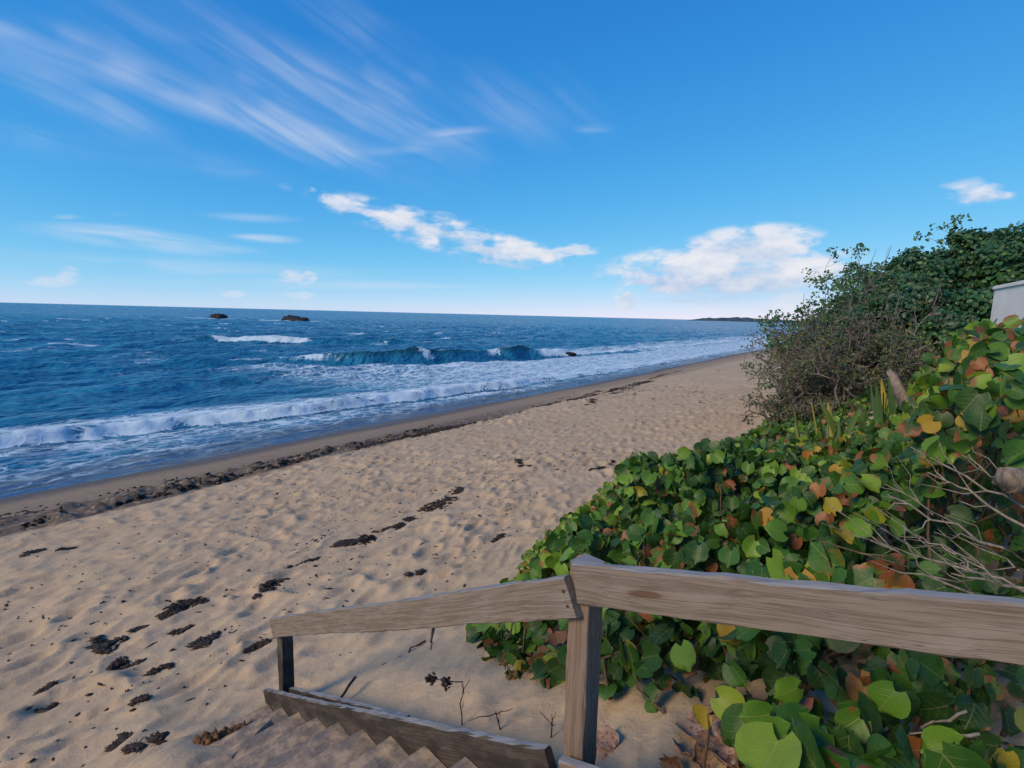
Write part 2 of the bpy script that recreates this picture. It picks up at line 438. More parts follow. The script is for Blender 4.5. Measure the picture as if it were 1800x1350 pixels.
    mx(sstep(strk, .60, .74) * .30 * sstep(n, 28, 40) * sstep(r, 900, 300))                   # wind streaks
    cap = fbm(s * .16, n * .5, 4, 151)
    mx(sstep(cap, .74, .79) * .7 * sstep(n, 45, 70))
    for (cx, cy, rr) in ((-134, 229, 17), (-92, 222, 17), (-104, 222, 14), (-145, 231, 12)):
        mx(.95 * sstep(np.hypot((x - cx) / rr, (y - cy) / (rr * .45)), 1.0, .3))
    return z, fo, s, n

rad = np.concatenate([np.geomspace(11, 130, 430, endpoint=False), np.geomspace(130, 700, 150, endpoint=False), np.geomspace(700, 60000, 70)])
gx, gy, gf = polar_grid(az_ring(520, 40), rad)
s_, n_ = to_sn(gx, gy)
keep = (n_ > 15.6)
keep &= ~((s_ < -300) & (n_ < 0))
gf = gf[keep[gf].all(1)]
used = np.unique(gf); remap = np.full(len(gx), -1); remap[used] = np.arange(len(used))
gx, gy = gx[used], gy[used]; gf = remap[gf]
zz, fo, s_, n_ = sea_fields(gx, gy)
zz = zz + .012
depth = sstep(n_ + .6 * (fbm(s_ * .3, n_ * .3, 2, 161) - .5), 17.0, 20.5)
mat_sea, t = material('sea_water')
P_ = t.new('ShaderNodeNewGeometry').outputs['Position']
x_, y_, z_ = t.xyz(P_)
S_ = t.m('ADD', t.m('MULTIPLY', x_, .588), t.m('MULTIPLY', y_, .809)); N_ = t.m('ADD', t.m('MULTIPLY', x_, -.809), t.m('MULTIPLY', y_, .588))
SNv = t.comb(S_, N_, 0.0)
foam = t.attr('foam'); dep = t.attr('depth')
wv = t.vm('ADD', t.comb(t.m('MULTIPLY', S_, .62), N_, 0.0), t.vm('SCALE', t.noise(SNv, .7, 3, .6, out=1), 1.1))
lace = t.new('ShaderNodeTexVoronoi', feature='DISTANCE_TO_EDGE'); t.put(lace.inputs['Vector'], wv); lace.inputs['Scale'].default_value = 1.7
lace2 = t.new('ShaderNodeTexVoronoi', feature='DISTANCE_TO_EDGE'); t.put(lace2.inputs['Vector'], wv); lace2.inputs['Scale'].default_value = 4.6
web = t.m('MAXIMUM', t.ss(lace.outputs['Distance'], .22, .0), t.m('MULTIPLY', t.ss(lace2.outputs['Distance'], .20, .0), .75))
nz1 = t.noise(t.comb(t.m('MULTIPLY', S_, .55), N_, 0.0), 1.15, 7, .66)
pat = t.m('ADD', t.m('MULTIPLY', web, .42), t.m('MULTIPLY', nz1, .80))
ff = t.ss(t.m('ADD', pat, t.m('MULTIPLY', foam, 1.25)), 1.06, 1.52)
ff = t.m('MULTIPLY', ff, t.ss(foam, .05, .25))
n1 = t.noise(t.comb(t.m('MULTIPLY', S_, .5), N_, 0.0), .55, 6, .62); n2 = t.noise(t.comb(t.m('MULTIPLY', S_, .6), N_, 0.0), 3.2, 5, .6)
n3 = t.noise(t.comb(t.m('MULTIPLY', S_, .45), N_, 0.0), .09, 6, .65)
b1 = t.bump(n3, .75, 7.0); b2 = t.bump(n1, .55, .9, b1); b3 = t.bump(n2, .45, .12, b2)
bf = t.bump(t.m('ADD', t.m('MULTIPLY', nz1, 1.0), t.m('MULTIPLY', web, .2)), .4, .10)
deep = t.mix(t.ss(n1, .32, .68), (.010, .105, .215), (.027, .210, .365))
deep = t.mix(t.m('MULTIPLY', t.ss(n3, .4, .7), .5), deep, (.010, .120, .240))
green = t.ss(z_, .45, 1.15)
deep = t.mix(t.m('MULTIPLY', green, .8), deep, (.010, .052, .062))
shal = t.mix(t.ss(dep, .1, 1.0), (.17, .17, .20), deep)
water = t.bsdf(shal, .24, b3, .28, IOR=1.33)
foamb = t.bsdf(t.mix(t.ss(nz1, .3, .65), (.36, .50, .60), (.60, .73, .80)), .75, bf, .2)
mixs = t.new('ShaderNodeMixShader'); t.put(mixs.inputs[0], ff); t.put(mixs.inputs[1], water); t.put(mixs.inputs[2], foamb)
tr = t.new('ShaderNodeBsdfTransparent'); tr.inputs[0].default_value = (.80, .84, .92, 1)
gl = t.new('ShaderNodeBsdfGlossy'); gl.inputs['Roughness'].default_value = .12; gl.inputs['Color'].default_value = (.9, .9, .9, 1); t.put(gl.inputs['Normal'], b3)
fr = t.new('ShaderNodeFresnel'); fr.inputs[0].default_value = 1.33
thin = t.new('ShaderNodeMixShader'); t.put(thin.inputs[0], t.m('MULTIPLY', fr.outputs[0], .38)); t.put(thin.inputs[1], tr.outputs[0]); t.put(thin.inputs[2], gl.outputs[0])
fin_ = t.new('ShaderNodeMixShader'); t.put(fin_.inputs[0], t.m('MAXIMUM', t.ss(dep, .12, .85), t.m('MULTIPLY', ff, .8))); t.put(fin_.inputs[1], thin.outputs[0]); t.put(fin_.inputs[2], mixs.outputs[0])
t.out(fin_.outputs[0])
me = mesh_np('sea', np.stack([gx, gy, zz], 1), gf, attrs={'foam': fo, 'depth': depth})
sea = tag(obj('sea', me, mat_sea), 'deep blue sea with breaking waves and foam along the shore', 'sea', kind='structure')
#PART2

# ------------------------------------------------------------------ wood
def wood_material(name, dark, light, silver, knots=True, sandy=0.0, stain=0.0):
    m, t = material(name)
    co = t.new('ShaderNodeTexCoord').outputs['Object']
    oi = t.new('ShaderNodeObjectInfo').outputs['Random']
    co = t.vm('ADD', co, t.comb(t.m('MULTIPLY', oi, 31.0), t.m('MULTIPLY', oi, 7.0), 0.0))
    x, y, z = t.xyz(co)
    wv = t.noise(t.comb(t.m('MULTIPLY', x, 1.3), t.m('MULTIPLY', y, 3.0), t.m('MULTIPLY', z, 5.0)), 1.6, 3, .6)
    vk = t.new('ShaderNodeTexVoronoi'); t.put(vk.inputs['Vector'], t.comb(t.m('MULTIPLY', x, 1.55), 0.0, t.m('MULTIPLY', z, 7.0))); vk.inputs['Scale'].default_value = 1.0
    kd = vk.outputs['Distance']
    knot = t.m('MULTIPLY', t.ss(kd, .115, .07), t.m('GREATER_THAN', t.xyz(vk.outputs['Color'])[0], .45)) if knots else 0.0
    pull = t.m('MULTIPLY', t.ss(kd, .45, .05), .7 if knots else 0.0)
    g = t.noise(t.comb(t.m('MULTIPLY', x, 1.1), t.m('MULTIPLY', y, 34.0), t.m('ADD', t.m('MULTIPLY', z, 42.0), t.m('ADD', t.m('MULTIPLY', wv, 1.1), pull))), 1.0, 3, .6)
    ring = t.m('FRACT', t.m('ADD', t.m('MULTIPLY', g, 5.0), t.m('MULTIPLY', z, 12.0)))
    ring = t.ss(t.m('ABSOLUTE', t.m('SUBTRACT', ring, .5)), .0, .5)
    fine = t.noise(t.comb(t.m('MULTIPLY', x, 5.0), t.m('MULTIPLY', y, 260.0), t.m('MULTIPLY', z, 300.0)), 1.0, 3, .65)
    blot = t.noise(t.comb(t.m('MULTIPLY', x, 2.0), y, t.m('MULTIPLY', z, 6.0)), 2.0, 5, .65)
    c = t.mix(t.m('ADD', t.m('MULTIPLY', ring, .45), t.m('MULTIPLY', fine, .55)), dark, light)
    c = t.mix(t.m('MULTIPLY', t.ss(blot, .45, .72), .65), c, silver)
    c = t.mix(t.m('MULTIPLY', t.ss(fine, .60, .72), .55), c, (.035, .027, .022))
    c = t.mix(t.m('MULTIPLY', knot, .8), c, (.10, .055, .035))
    crack = t.ss(t.m('ABSOLUTE', t.m('SUBTRACT', g, .5)), .012, .0)
    c = t.mix(t.m('MULTIPLY', crack, t.m('MULTIPLY', t.ss(blot, .5, .6), .8)), c, (.02, .016, .014))
    if stain:
        c = t.mix(t.m('MULTIPLY', t.ss(t.noise(t.comb(t.m('MULTIPLY', x, 2.2), 0.0, t.m('MULTIPLY', z, 5.0)), 1.7, 4, .6), .40, .62), stain), c, (.025, .021, .02))
    # weathered silver tone plus painted-in bluish sky reflection on faces looking up
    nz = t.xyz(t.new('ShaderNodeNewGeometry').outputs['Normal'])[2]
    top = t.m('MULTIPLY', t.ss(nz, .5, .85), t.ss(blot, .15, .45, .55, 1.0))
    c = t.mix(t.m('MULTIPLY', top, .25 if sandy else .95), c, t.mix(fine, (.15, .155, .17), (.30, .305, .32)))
    if sandy:
        ns_ = t.noise(co, 9.0, 5, .65)
        c = t.mix(t.ss(t.m('ADD', ns_, t.m('MULTIPLY', t.ss(nz, .3, .9), sandy)), .45, .75), c, t.mix(t.noise(co, 300, 2, .5), (.36, .25, .16), (.55, .40, .26)))
    h = t.m('ADD', t.m('MULTIPLY', ring, .5), t.m('MULTIPLY', fine, .8))
    t.out(t.bsdf(c, .82, t.bump(h, .5, .003), .25))
    return m
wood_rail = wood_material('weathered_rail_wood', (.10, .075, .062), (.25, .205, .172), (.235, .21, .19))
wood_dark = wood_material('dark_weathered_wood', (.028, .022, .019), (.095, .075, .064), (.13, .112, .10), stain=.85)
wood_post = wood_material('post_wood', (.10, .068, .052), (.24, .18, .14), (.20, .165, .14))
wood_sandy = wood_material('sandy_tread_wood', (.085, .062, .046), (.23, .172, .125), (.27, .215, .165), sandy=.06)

def board_mesh(L, h, th, seed, seg=None, warp=.004, bev=.006, cut0=0, cut1=0):
    """plank from the origin: x along, y thickness, z 0..-h, worn edges"""
    r = np.random.default_rng(seed); n = seg or max(6, int(L / .06))
    bm = bmesh.new(); rings = []
    b = bev
    prof = [(b, 0), (th - b, 0), (th, -b), (th, -h + b), (th - b, -h), (b, -h), (0, -h + b), (0, -h * .66), (0, -h * .33), (0, -b)]
    ph = r.random(4) * 6.28
    for i in range(n + 1):
        x = L * i / n; ring = []
        off = warp * (math.sin(x * 2.1 + ph[0]) + .5 * math.sin(x * 5.3 + ph[1]))
        offz = warp * .7 * math.sin(x * 3.3 + ph[2])
        for (y, z) in prof:
            j = .0014
            xx = x + (cut0 if i == 0 else 0) * z + (cut1 if i == n else 0) * z
            chip = -r.random() ** 6 * .006 if z == 0 else 0
            ring.append(bm.verts.new((xx, y + off + r.normal() * j, z + offz + r.normal() * j + chip)))
        rings.append(ring)
    k = len(prof)
    for i in range(n):
        for j in range(k):
            bm.faces.new((rings[i][j], rings[i + 1][j], rings[i + 1][(j + 1) % k], rings[i][(j + 1) % k]))
    bm.faces.new(rings[0]); bm.faces.new(rings[-1][::-1])
    bmesh.ops.recalc_face_normals(bm, faces=bm.faces)
    me = bpy.data.meshes.new('board'); bm.to_mesh(me); bm.free()
    return me

def place_board(name, p0, p1, h, th, away, mat, parent, seed, **kw):
    """board whose top front edge runs p0 -> p1; away = horizontal direction of its thickness"""
    p0, p1 = Vector(p0), Vector(p1); X = (p1 - p0); L = X.length; X.normalize()
    Y = Vector(away); Y = (Y - X * Y.dot(X)).normalized(); Z = X.cross(Y)
    if Z.z < 0:
        p0, p1 = p1, p0; X = -X; Z = X.cross(Y)
    o = obj(name, board_mesh(L, h, th, seed, **kw), mat, parent)
    M = Matrix.Identity(4)
    for i, v in enumerate((X, Y, Z)):
        M[0][i], M[1][i], M[2][i] = v
    M.translation = p0
    o.matrix_world = M
    return o

# ------------------------------------------------------------------ staircase with handrails
ra = Vector(at(990, 1015, 1.75)); rb = Vector(at(472, 1088, 3.9))
ax = Vector((rb.x - ra.x, rb.y - ra.y, 0)).normalized(); mcam = Vector((ax.y * -1, ax.x, 0))
if mcam.dot(Vector((-ra.x, -ra.y, 0))) < 0: mcam = -mcam
back = -mcam
def in_plane(px, py, off=0.0):
    v = Vector(ray(px, py)); o = Vector(CAMP); p = ra + mcam * off
    return o + v * ((p - o).dot(mcam) / v.dot(mcam))
stairs = empty('beach_staircase', (ra.x, ra.y, 2.75), 'weathered wooden beach stairs with sloping handrails and sand covered treads', 'staircase')
bpy.context.view_layer.update()
stair_parts = []
def sp_(o): stair_parts.append(o); return o
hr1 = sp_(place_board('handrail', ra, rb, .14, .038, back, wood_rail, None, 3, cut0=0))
q0 = Vector(at(1006, 990, 1.735)); q1 = Vector(at(1800, 1066, 1.11)); qd = (q1 - q0); q2 = q0 + qd * 1.75
qaway = Vector((-qd.y, qd.x, 0)).normalized()
if qaway.dot(q0) < 0: qaway = -qaway
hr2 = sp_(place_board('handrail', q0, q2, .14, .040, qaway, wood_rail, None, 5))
def post(name, c0, z0, z1, seed, w_=.089, mat=wood_post):
    """upright post; c0 = its front corner next to the rail"""
    me = board_mesh(z1 - z0, w_, w_, seed, bev=.005, warp=.002)
    o = obj(name, me, mat)
    M = Matrix.Identity(4)
    for i, v in enumerate((Vector((0, 0, 1)), back, Vector((0, 0, 1)).cross(back))):
        M[0][i], M[1][i], M[2][i] = v
    M.translation = Vector((c0.x, c0.y, z0)); o.matrix_world = M
    return o
side = Vector((0, 0, 1)).cross(back)            # local +z of a post
def post_corner(p, along):                      # the post body lies at local z 0..-w: choose the corner so that it covers [along, along+.089] back up the stairs
    q = p + back * .040 - ax * along
    return q if side.dot(-ax) < 0 else q - ax * .089
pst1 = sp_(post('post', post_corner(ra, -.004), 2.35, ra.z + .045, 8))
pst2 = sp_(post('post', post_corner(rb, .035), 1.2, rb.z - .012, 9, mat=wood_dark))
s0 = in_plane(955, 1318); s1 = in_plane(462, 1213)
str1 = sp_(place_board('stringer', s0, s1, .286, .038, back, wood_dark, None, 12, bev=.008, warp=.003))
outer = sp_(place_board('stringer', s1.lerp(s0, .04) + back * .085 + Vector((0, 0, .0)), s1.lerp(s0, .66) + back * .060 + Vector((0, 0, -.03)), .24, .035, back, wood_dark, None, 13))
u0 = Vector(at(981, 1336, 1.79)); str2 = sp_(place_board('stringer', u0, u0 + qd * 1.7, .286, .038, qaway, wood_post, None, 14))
wS = .78
run = math.hypot(s1.x - s0.x, s1.y - s0.y); slope = (s1.z - s0.z) / run
for k in range(-1, 9):
    d = .14 + .30 * k + .30
    zt = s0.z + slope * (d - .10) - .155
    f0 = Vector((s0.x, s0.y, 0)) + ax * d + mcam * .002
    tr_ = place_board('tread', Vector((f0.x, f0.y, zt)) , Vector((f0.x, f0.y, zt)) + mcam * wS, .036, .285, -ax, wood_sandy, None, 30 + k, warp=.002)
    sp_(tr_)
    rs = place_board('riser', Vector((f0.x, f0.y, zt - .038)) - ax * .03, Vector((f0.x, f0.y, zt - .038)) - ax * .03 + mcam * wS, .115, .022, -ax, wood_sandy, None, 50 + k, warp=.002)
    sp_(rs)
mat_screw, t = material('rusty_screw')
t.out(t.bsdf(t.mix(t.noise(t.new('ShaderNodeTexCoord').outputs['Object'], 900, 2, .5), (.03, .02, .016), (.09, .05, .035)), .6, None, .4))
def screw_mesh():
    bm = bmesh.new(); bmesh.ops.create_cone(bm, cap_ends=True, segments=10, radius1=.0052, radius2=.004, depth=.004)
    me = bpy.data.meshes.new('screw'); bm.to_mesh(me); bm.free(); return me
scm = screw_mesh()
def screws(parent_board, spots):
    for (x, z) in spots:
        o = obj('screw', scm, mat_screw, parent_board)
        o.matrix_world = parent_board.matrix_world @ Matrix.Translation((x, -.003, z)) @ Matrix.Rotation(R_(90), 4, 'X')
bpy.context.view_layer.update()
for o in stair_parts:
    mw = o.matrix_world.copy(); o.parent = stairs; o.matrix_parent_inverse = stairs.matrix_world.inverted(); o.matrix_world = mw
bpy.context.view_layer.update()
def end_x(b, p):      # local x of a world point on a board
    return (b.matrix_world.inverted() @ p).x
xx = end_x(hr2, q0); sg = 1 if xx < .5 else -1
screws(hr2, [(xx + sg * .026, -.030), (xx + sg * .030, -.075), (xx + sg * .027, -.106), (xx + sg * .018, -.133)])
xx = end_x(hr1, ra); sg = 1 if xx < .5 else -1
screws(hr1, [(xx + sg * .02, -.045), (xx + sg * .022, -.095)])
xx = end_x(hr1, rb); sg = 1 if xx < .5 else -1
screws(hr1, [(xx + sg * .05, -.05), (xx + sg * .05, -.10)])
xx = end_x(str1, s1); sg = 1 if xx < .5 else -1
screws(str1, [(xx + sg * .06, -.06), (xx + sg * .06, -.15)])

# board lying half buried at the foot of the stairs
p0 = Vector(on_ground(468, 1296)); p1 = Vector(on_ground(398, 1356))
o = place_board('plank', p0 + Vector((0, 0, .11)), p1 + Vector((0, 0, .075)), .14, .045, Vector((.6, .4, .55)), wood_sandy, None, 71)
tag(o, 'short weathered plank half buried in the sand at the foot of the stairs', 'plank')

# ------------------------------------------------------------------ leaves
def leaf_base(nx, ny, fold, curl, notch, wob, seed):
    """round sea grape leaf, stalk end at the origin, blade along +y, one unit long"""
    r = np.random.default_rng(seed); ph = r.random(3) * 6.28
    us = np.linspace(-1, 1, nx); V = []; UV = []
    for i in range(ny):
        v = .02 + .97 * (.45 * i / (ny - 1) + .55 * (1 - math.cos(math.pi * i / (ny - 1))) / 2)
        hw = .57 * math.sqrt(max(1 - (2 * v - 1) ** 2, .02)) ** .9 * (1.03 - .06 * v)
        for u in us:
            x = u * hw; y = v - notch * (abs(u) ** 1.5) * (1 - v) ** 2 * 1.2 - .16 * abs(u) ** 2 * v ** 2
            z = fold * abs(x) ** 1.25 - curl * (v - .25) ** 2 + wob * (math.sin(7 * x + ph[0]) * math.cos(6 * y + ph[1])) * (.25 + abs(u))
            V.append((x, y, z)); UV.append((u * hw * 1.0 + .5, v))
    idx = np.arange(nx * ny).reshape(ny, nx)
    F = np.stack([idx[:-1, :-1], idx[:-1, 1:], idx[1:, 1:], idx[1:, :-1]], -1).reshape(-1, 4)
    return np.array(V), np.array(UV), F
LEAF = [leaf_base(5, 7, f_, c_, n_2, w_, i) for i, (f_, c_, n_2, w_) in enumerate([(.35, .18, .22, .03), (.15, .30, .18, .05), (.55, .10, .25, .03), (-.12, .25, .2, .06), (.25, .45, .15, .04), (.42, -.12, .22, .05)])]
def tiny_leaf(fold, curl):
    V = np.array([(0, 0, 0), (.42, .32, fold), (.38, .74, fold * .9 - curl * .4), (0, 1, -curl), (-.38, .74, fold * .9 - curl * .4), (-.42, .32, fold)], float)
    return V, V[:, :2] * (1, 1) + (.5, 0), np.array([(0, 1, 2, 3), (0, 3, 4, 5)])
LEAF_TINY = [tiny_leaf(.16, .15), tiny_leaf(.06, .3), tiny_leaf(.26, .05)]
LEAF_FAR = [leaf_base(3, 5, f_, c_, .15, .03, 20 + i) for i, (f_, c_) in enumerate([(.35, .2), (.15, .35), (.5, .1)])]

def leaf_material(name, stops, spot=1.0, veins=True, trans=.22, rough=.42):
    m, t = material(name)
    uv = t.new('ShaderNodeUVMap').outputs[0]
    oi = t.new('ShaderNodeObjectInfo')
    rr = t.m('ADD', t.attr('rnd'), t.xyz(oi.outputs['Color'])[0])
    r2 = t.m('FRACT', t.m('MULTIPLY', rr, 37.7)); r3 = t.m('FRACT', t.m('MULTIPLY', rr, 91.3))
    c = t.ramp(rr, stops)
    u, v, _ = t.xyz(uv)
    off = t.m('MULTIPLY', rr, 53.0)
    uvw = t.comb(u, v, off)
    nz = t.noise(uvw, 3.2, 4, .6); nf = t.noise(uvw, 22.0, 3, .6)
    c = t.mix(t.m('MULTIPLY', t.ss(nz, .35, .7), .45), c, t.mix(.5, c, (.10, .17, .025)))
    c = t.mix(t.m('MULTIPLY', t.ss(nf, .5, .8), .35), c, t.mix(.5, c, (.02, .03, .012)))
    au = t.m('ABSOLUTE', t.m('SUBTRACT', u, .5))
    if veins:
        lat = t.m('ABSOLUTE', t.m('SUBTRACT', t.m('FRACT', t.m('ADD', t.m('MULTIPLY', t.m('SUBTRACT', v, t.m('MULTIPLY', au, .75)), 5.0), .15)), .5))
        vein = t.m('MAXIMUM', t.ss(au, .022, .006), t.m('MULTIPLY', t.ss(lat, .055, .0), t.ss(au, .55, .05)))
        c = t.mix(t.m('MULTIPLY', vein, t.m('ADD', .40, t.m('MULTIPLY', r3, .4))), c, t.mix(.6, c, (.34, .36, .13)))
    # blotches of dead tissue, mostly at one rim
    edge = t.m('ADD', t.m('MULTIPLY', au, 1.0), t.m('MULTIPLY', t.m('ABSOLUTE', t.m('SUBTRACT', v, r3)), .55))
    sp = t.ss(t.m('ADD', t.m('ADD', t.m('MULTIPLY', nz, .9), t.m('MULTIPLY', edge, .55)), t.m('MULTIPLY', t.m('POWER', r2, 3.5), .55)), 1.07, 1.30)
    dead = t.mix(t.ss(nf, .3, .7), (.30, .10, .035), (.16, .05, .03))
    c = t.mix(t.m('MULTIPLY', sp, spot), c, dead)
    b = t.bump(t.m('ADD', nf, vein if veins else 0.0), .35, .004)
    pr = t.bsdf(c, rough, b, .35)
    tl = t.new('ShaderNodeBsdfTranslucent'); t.put(tl.inputs[0], t.mix(.5, c, (.16, .26, .02)))
    mx = t.new('ShaderNodeMixShader'); mx.inputs[0].default_value = trans
    t.put(mx.inputs[1], pr); t.put(mx.inputs[2], tl.outputs[0]); t.out(mx.outputs[0])
    return m
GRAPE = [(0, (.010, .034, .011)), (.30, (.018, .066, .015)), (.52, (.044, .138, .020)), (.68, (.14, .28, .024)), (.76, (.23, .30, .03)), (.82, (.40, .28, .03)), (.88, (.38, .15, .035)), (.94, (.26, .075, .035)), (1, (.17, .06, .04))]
mat_grape = leaf_material('sea_grape_leaf', GRAPE)
mat_tree = leaf_material('tree_leaf', [(0, (.014, .060, .036)), (.5, (.030, .105, .050)), (.85, (.065, .155, .045)), (1, (.15, .20, .035))], spot=.3, veins=False, trans=.15)
mat_blade = leaf_material('blade_leaf', [(0, (.045, .10, .045)), (.5, (.09, .16, .05)), (.85, (.17, .22, .05)), (1, (.42, .30, .05))], spot=.3, veins=False)
mat_scrub = leaf_material('scrub_leaf', [(0, (.025, .045, .022)), (.6, (.05, .075, .03)), (1, (.12, .10, .04))], spot=.5, veins=False, trans=.1)
def bark_material(name, c0, c1, sc=30):
    m, t = material(name); co = t.new('ShaderNodeTexCoord').outputs['Object']
    nz = t.noise(co, sc, 5, .65); n2 = t.noise(t.vm('MULTIPLY', co, (1, 1, .25)), sc * 3, 4, .6)
    t.out(t.bsdf(t.mix(t.ss(t.m('ADD', t.m('MULTIPLY', nz, .5), t.m('MULTIPLY', n2, .5)), .3, .7), c0, c1), .85, t.bump(n2, .6, .01), .2))
    return m
mat_twig = bark_material('grey_twig', (.085, .068, .066), (.24, .205, .195))
mat_stem = bark_material('brown_stem', (.05, .035, .022), (.16, .115, .07))
mat_bone = bark_material('bleached_wood', (.11, .095, .078), (.31, .27, .22), 18)
mat_stump = bark_material('grey_stump', (.09, .072, .062), (.30, .25, .22), 18)

def rot_frames(nrm, roll):
    """(N,3) blade normals -> (N,3,3) matrices with columns x, y (blade axis), z (normal)"""
    nrm = nrm / np.linalg.norm(nrm, axis=1)[:, None]
    ref = np.tile(np.array([0, 0, -1.]), (len(nrm), 1)) + 1e-3
    y = ref - nrm * np.sum(ref * nrm, 1)[:, None]; y /= np.linalg.norm(y, axis=1)[:, None]
    x = np.cross(y, nrm)
    c, s = np.cos(roll)[:, None], np.sin(roll)[:, None]
    y2 = y * c + x * s; x2 = np.cross(y2, nrm)
    return np.stack([x2, y2, nrm], -1)

def joined_leaves(name, base_list, pos, frames, size, rnd, mat, parent=None):
    Vs, Fs, UVs, Rs = [], [], [], []; off = 0
    pick = np.arange(len(pos)) % len(base_list)
    for b, (V, UV, F) in enumerate(base_list):
        k = np.where(pick == b)[0]
        if not len(k): continue
        P = np.einsum('nij,vj->nvi', frames[k], V) * size[k][:, None, None] + pos[k][:, None, :]
        Vs.append(P.reshape(-1, 3)); UVs.append(np.tile(UV, (len(k), 1))); Rs.append(np.repeat(rnd[k], len(V)))
        Fs.append((F[None] + (np.arange(len(k)) * len(V))[:, None, None]).reshape(-1, 4) + off); off += len(k) * len(V)
    me = mesh_np(name, np.concatenate(Vs), np.concatenate(Fs), uv=np.concatenate(UVs), attrs={'rnd': np.concatenate(Rs)})
    o = obj(name, me, mat, parent); o.color = (0, 0, 0, 1)
    if parent is not None:
        o.matrix_parent_inverse = Matrix.Translation(-Vector(parent.location))
    return o

def tube(verts, faces, pts, radii, k=5):
    """append a tapering tube to the vert and quad lists"""
    pts = [Vector(p) for p in pts]; base = len(verts)
    for i, p in enumerate(pts):
        d = (pts[min(i + 1, len(pts) - 1)] - pts[max(i - 1, 0)]).normalized()
        a_ = d.orthogonal().normalized(); b_ = d.cross(a_)
        for j in range(k):
            an = 6.2832 * j / k; v = p + (a_ * math.cos(an) + b_ * math.sin(an)) * radii[i]
            verts.append((v.x, v.y, v.z))
    for i in range(len(pts) - 1):
        for j in range(k):
            faces.append((base + i * k + j, base + i * k + (j + 1) % k, base + (i + 1) * k + (j + 1) % k, base + (i + 1) * k + j))

def tube_obj(name, paths, mat, parent=None, k=5):
    vs, fs = [], []
    for pts, rad_ in paths:
        tube(vs, fs, pts, rad_, k)
    o = obj(name, mesh_np(name, np.array(vs), np.array(fs)), mat, parent)
    if parent is not None:
        o.matrix_parent_inverse = Matrix.Translation(-Vector(parent.location))
    return o

def crooked(p, q, n, jit, r):
    p, q = Vector(p), Vector(q); L = (q - p).length; out = []
    for i in range(n + 1):
        f_ = i / n; out.append(p.lerp(q, f_) + Vector(r.normal(size=3)) * jit * L * math.sin(math.pi * f_) )
    return out

# ------------------------------------------------------------------ sea grape thicket on the dune face
LEAFMESH = []
for i, (V, UV, F) in enumerate(LEAF):
    V2 = V.copy()
    LEAFMESH.append(mesh_np('leaf', V2, F, uv=UV, attrs={'rnd': np.zeros(len(V))}))
    LEAFMESH[-1].materials.append(mat_grape)
NV_S = [1.9, 2.2, 2.42, 2.56, 3.2, 4.6, 6.0, 9.0, 10.6, 12.5, 14.0, 30]
NV_N = [.1, .55, 1.05, 1.75, 2.55, 3.2, 3.62, 4.0, 4.0, 3.5, 3.0, 2.6]
def edge_in(s, n): return np.interp(s, NV_S, NV_N) + .35 * (vnoise(s * 1.3, s * 0, 301) - .5) - n
qn = np.array(qaway); q0n = np.array(q0)
cand = []
for (r0, r1, dens) in ((1.25, 3.0, 330), (3.0, 3.2, 330), (3.2, 5.5, 370), (5.5, 9.0, 300), (9.0, 15.5, 170)):
    a0, a1 = R_(-9), R_(49); area = (a1 - a0) / 2 * (r1 ** 2 - r0 ** 2); N = int(area * dens)
    a_ = a0 + (a1 - a0) * rng.random(N); rr_ = np.sqrt(r0 ** 2 + (r1 ** 2 - r0 ** 2) * rng.random(N))
    cand.append(np.stack([rr_ * np.sin(a_), rr_ * np.cos(a_)], 1))
cand = np.concatenate(cand); cx, cy = cand[:, 0], cand[:, 1]
cs, cn = to_sn(cx, cy); ei = edge_in(cs, cn)
ok = (ei > 0) & ((cx - q0n[0]) * qn[0] + (cy - q0n[1]) * qn[1] > .13)
ok &= ~((cs < 2.15) & (cx < .55))
# bare sand showing between the nearest shrubs
gap = vnoise(cs * 1.9 + 3, cn * 1.9, 303)
near = np.hypot(cx, cy) < 3.0
for (gxx, gyy, gr) in ((.80, 2.18, .22), (1.50, 2.12, .15)):
    ok &= np.hypot(cx - gxx, cy - gyy) > gr * (.8 + .5 * rng.random(len(cx)))
ok &= ~((cs > 14.5) & (cn < 2.2))
caz = np.degrees(np.arctan2(cx, cy)); hollow = (caz > 29) & (np.hypot(cx, cy) < 3.35)
cx, cy, cs, cn, ei, hollow = cx[ok], cy[ok], cs[ok], cn[ok], ei[ok], hollow[ok]
cg = ground_base(cx, cy)
hc = (.16 + .44 * sstep(ei, 0, .9) - .20 * sstep(cs, 5, 8.5)) * (.62 + .76 * fbm(cs * .9, cn * .9, 3, 305))
hc = hc * (.35 + 1.15 * sstep(fbm(cs * 2.6, cn * 2.6, 2, 311), .25, .70))
hc = np.where(np.hypot(cx, cy) < 2.9, np.maximum(hc, .34), hc)
hc = hc * (1 - .35 * sstep(cs, 8, 10.5))
rise = sstep(cn, .15, -.75) * sstep(cs, 2.3, 3.2) * sstep(cs, 10.5, 8.0)
hc = hc * (1 - .30 * sstep(cs, 3.6, 5.0) * sstep(cn, 1.6, .4))
hc = hc + rise * (.72 + .30 * sstep(cs, 4.5, 6.0) + .40 * (fbm(cs * .7, cn * .7, 2, 307) - .5)) * sstep(cs, 14, 9)
w_ = rng.random(len(cx)); low = hollow | ((rise > .3) & (w_ < .30))
hh = np.where(low, .10 + .38 * rng.random(len(cx)), hc * np.clip(1 - np.abs(rng.normal(0, .36 / (1 + 1.8 * rise), len(cx))), .15, 1.05))
pos = np.stack([cx, cy, cg + hh], 1)
open_ = hollow & (pos[:, 2] > 3.62 + .12 * rng.random(len(cx)))          # the bare, shaded side of the tall bush, where only dead branches fan out
outer_ = hh / np.maximum(hc, .05)
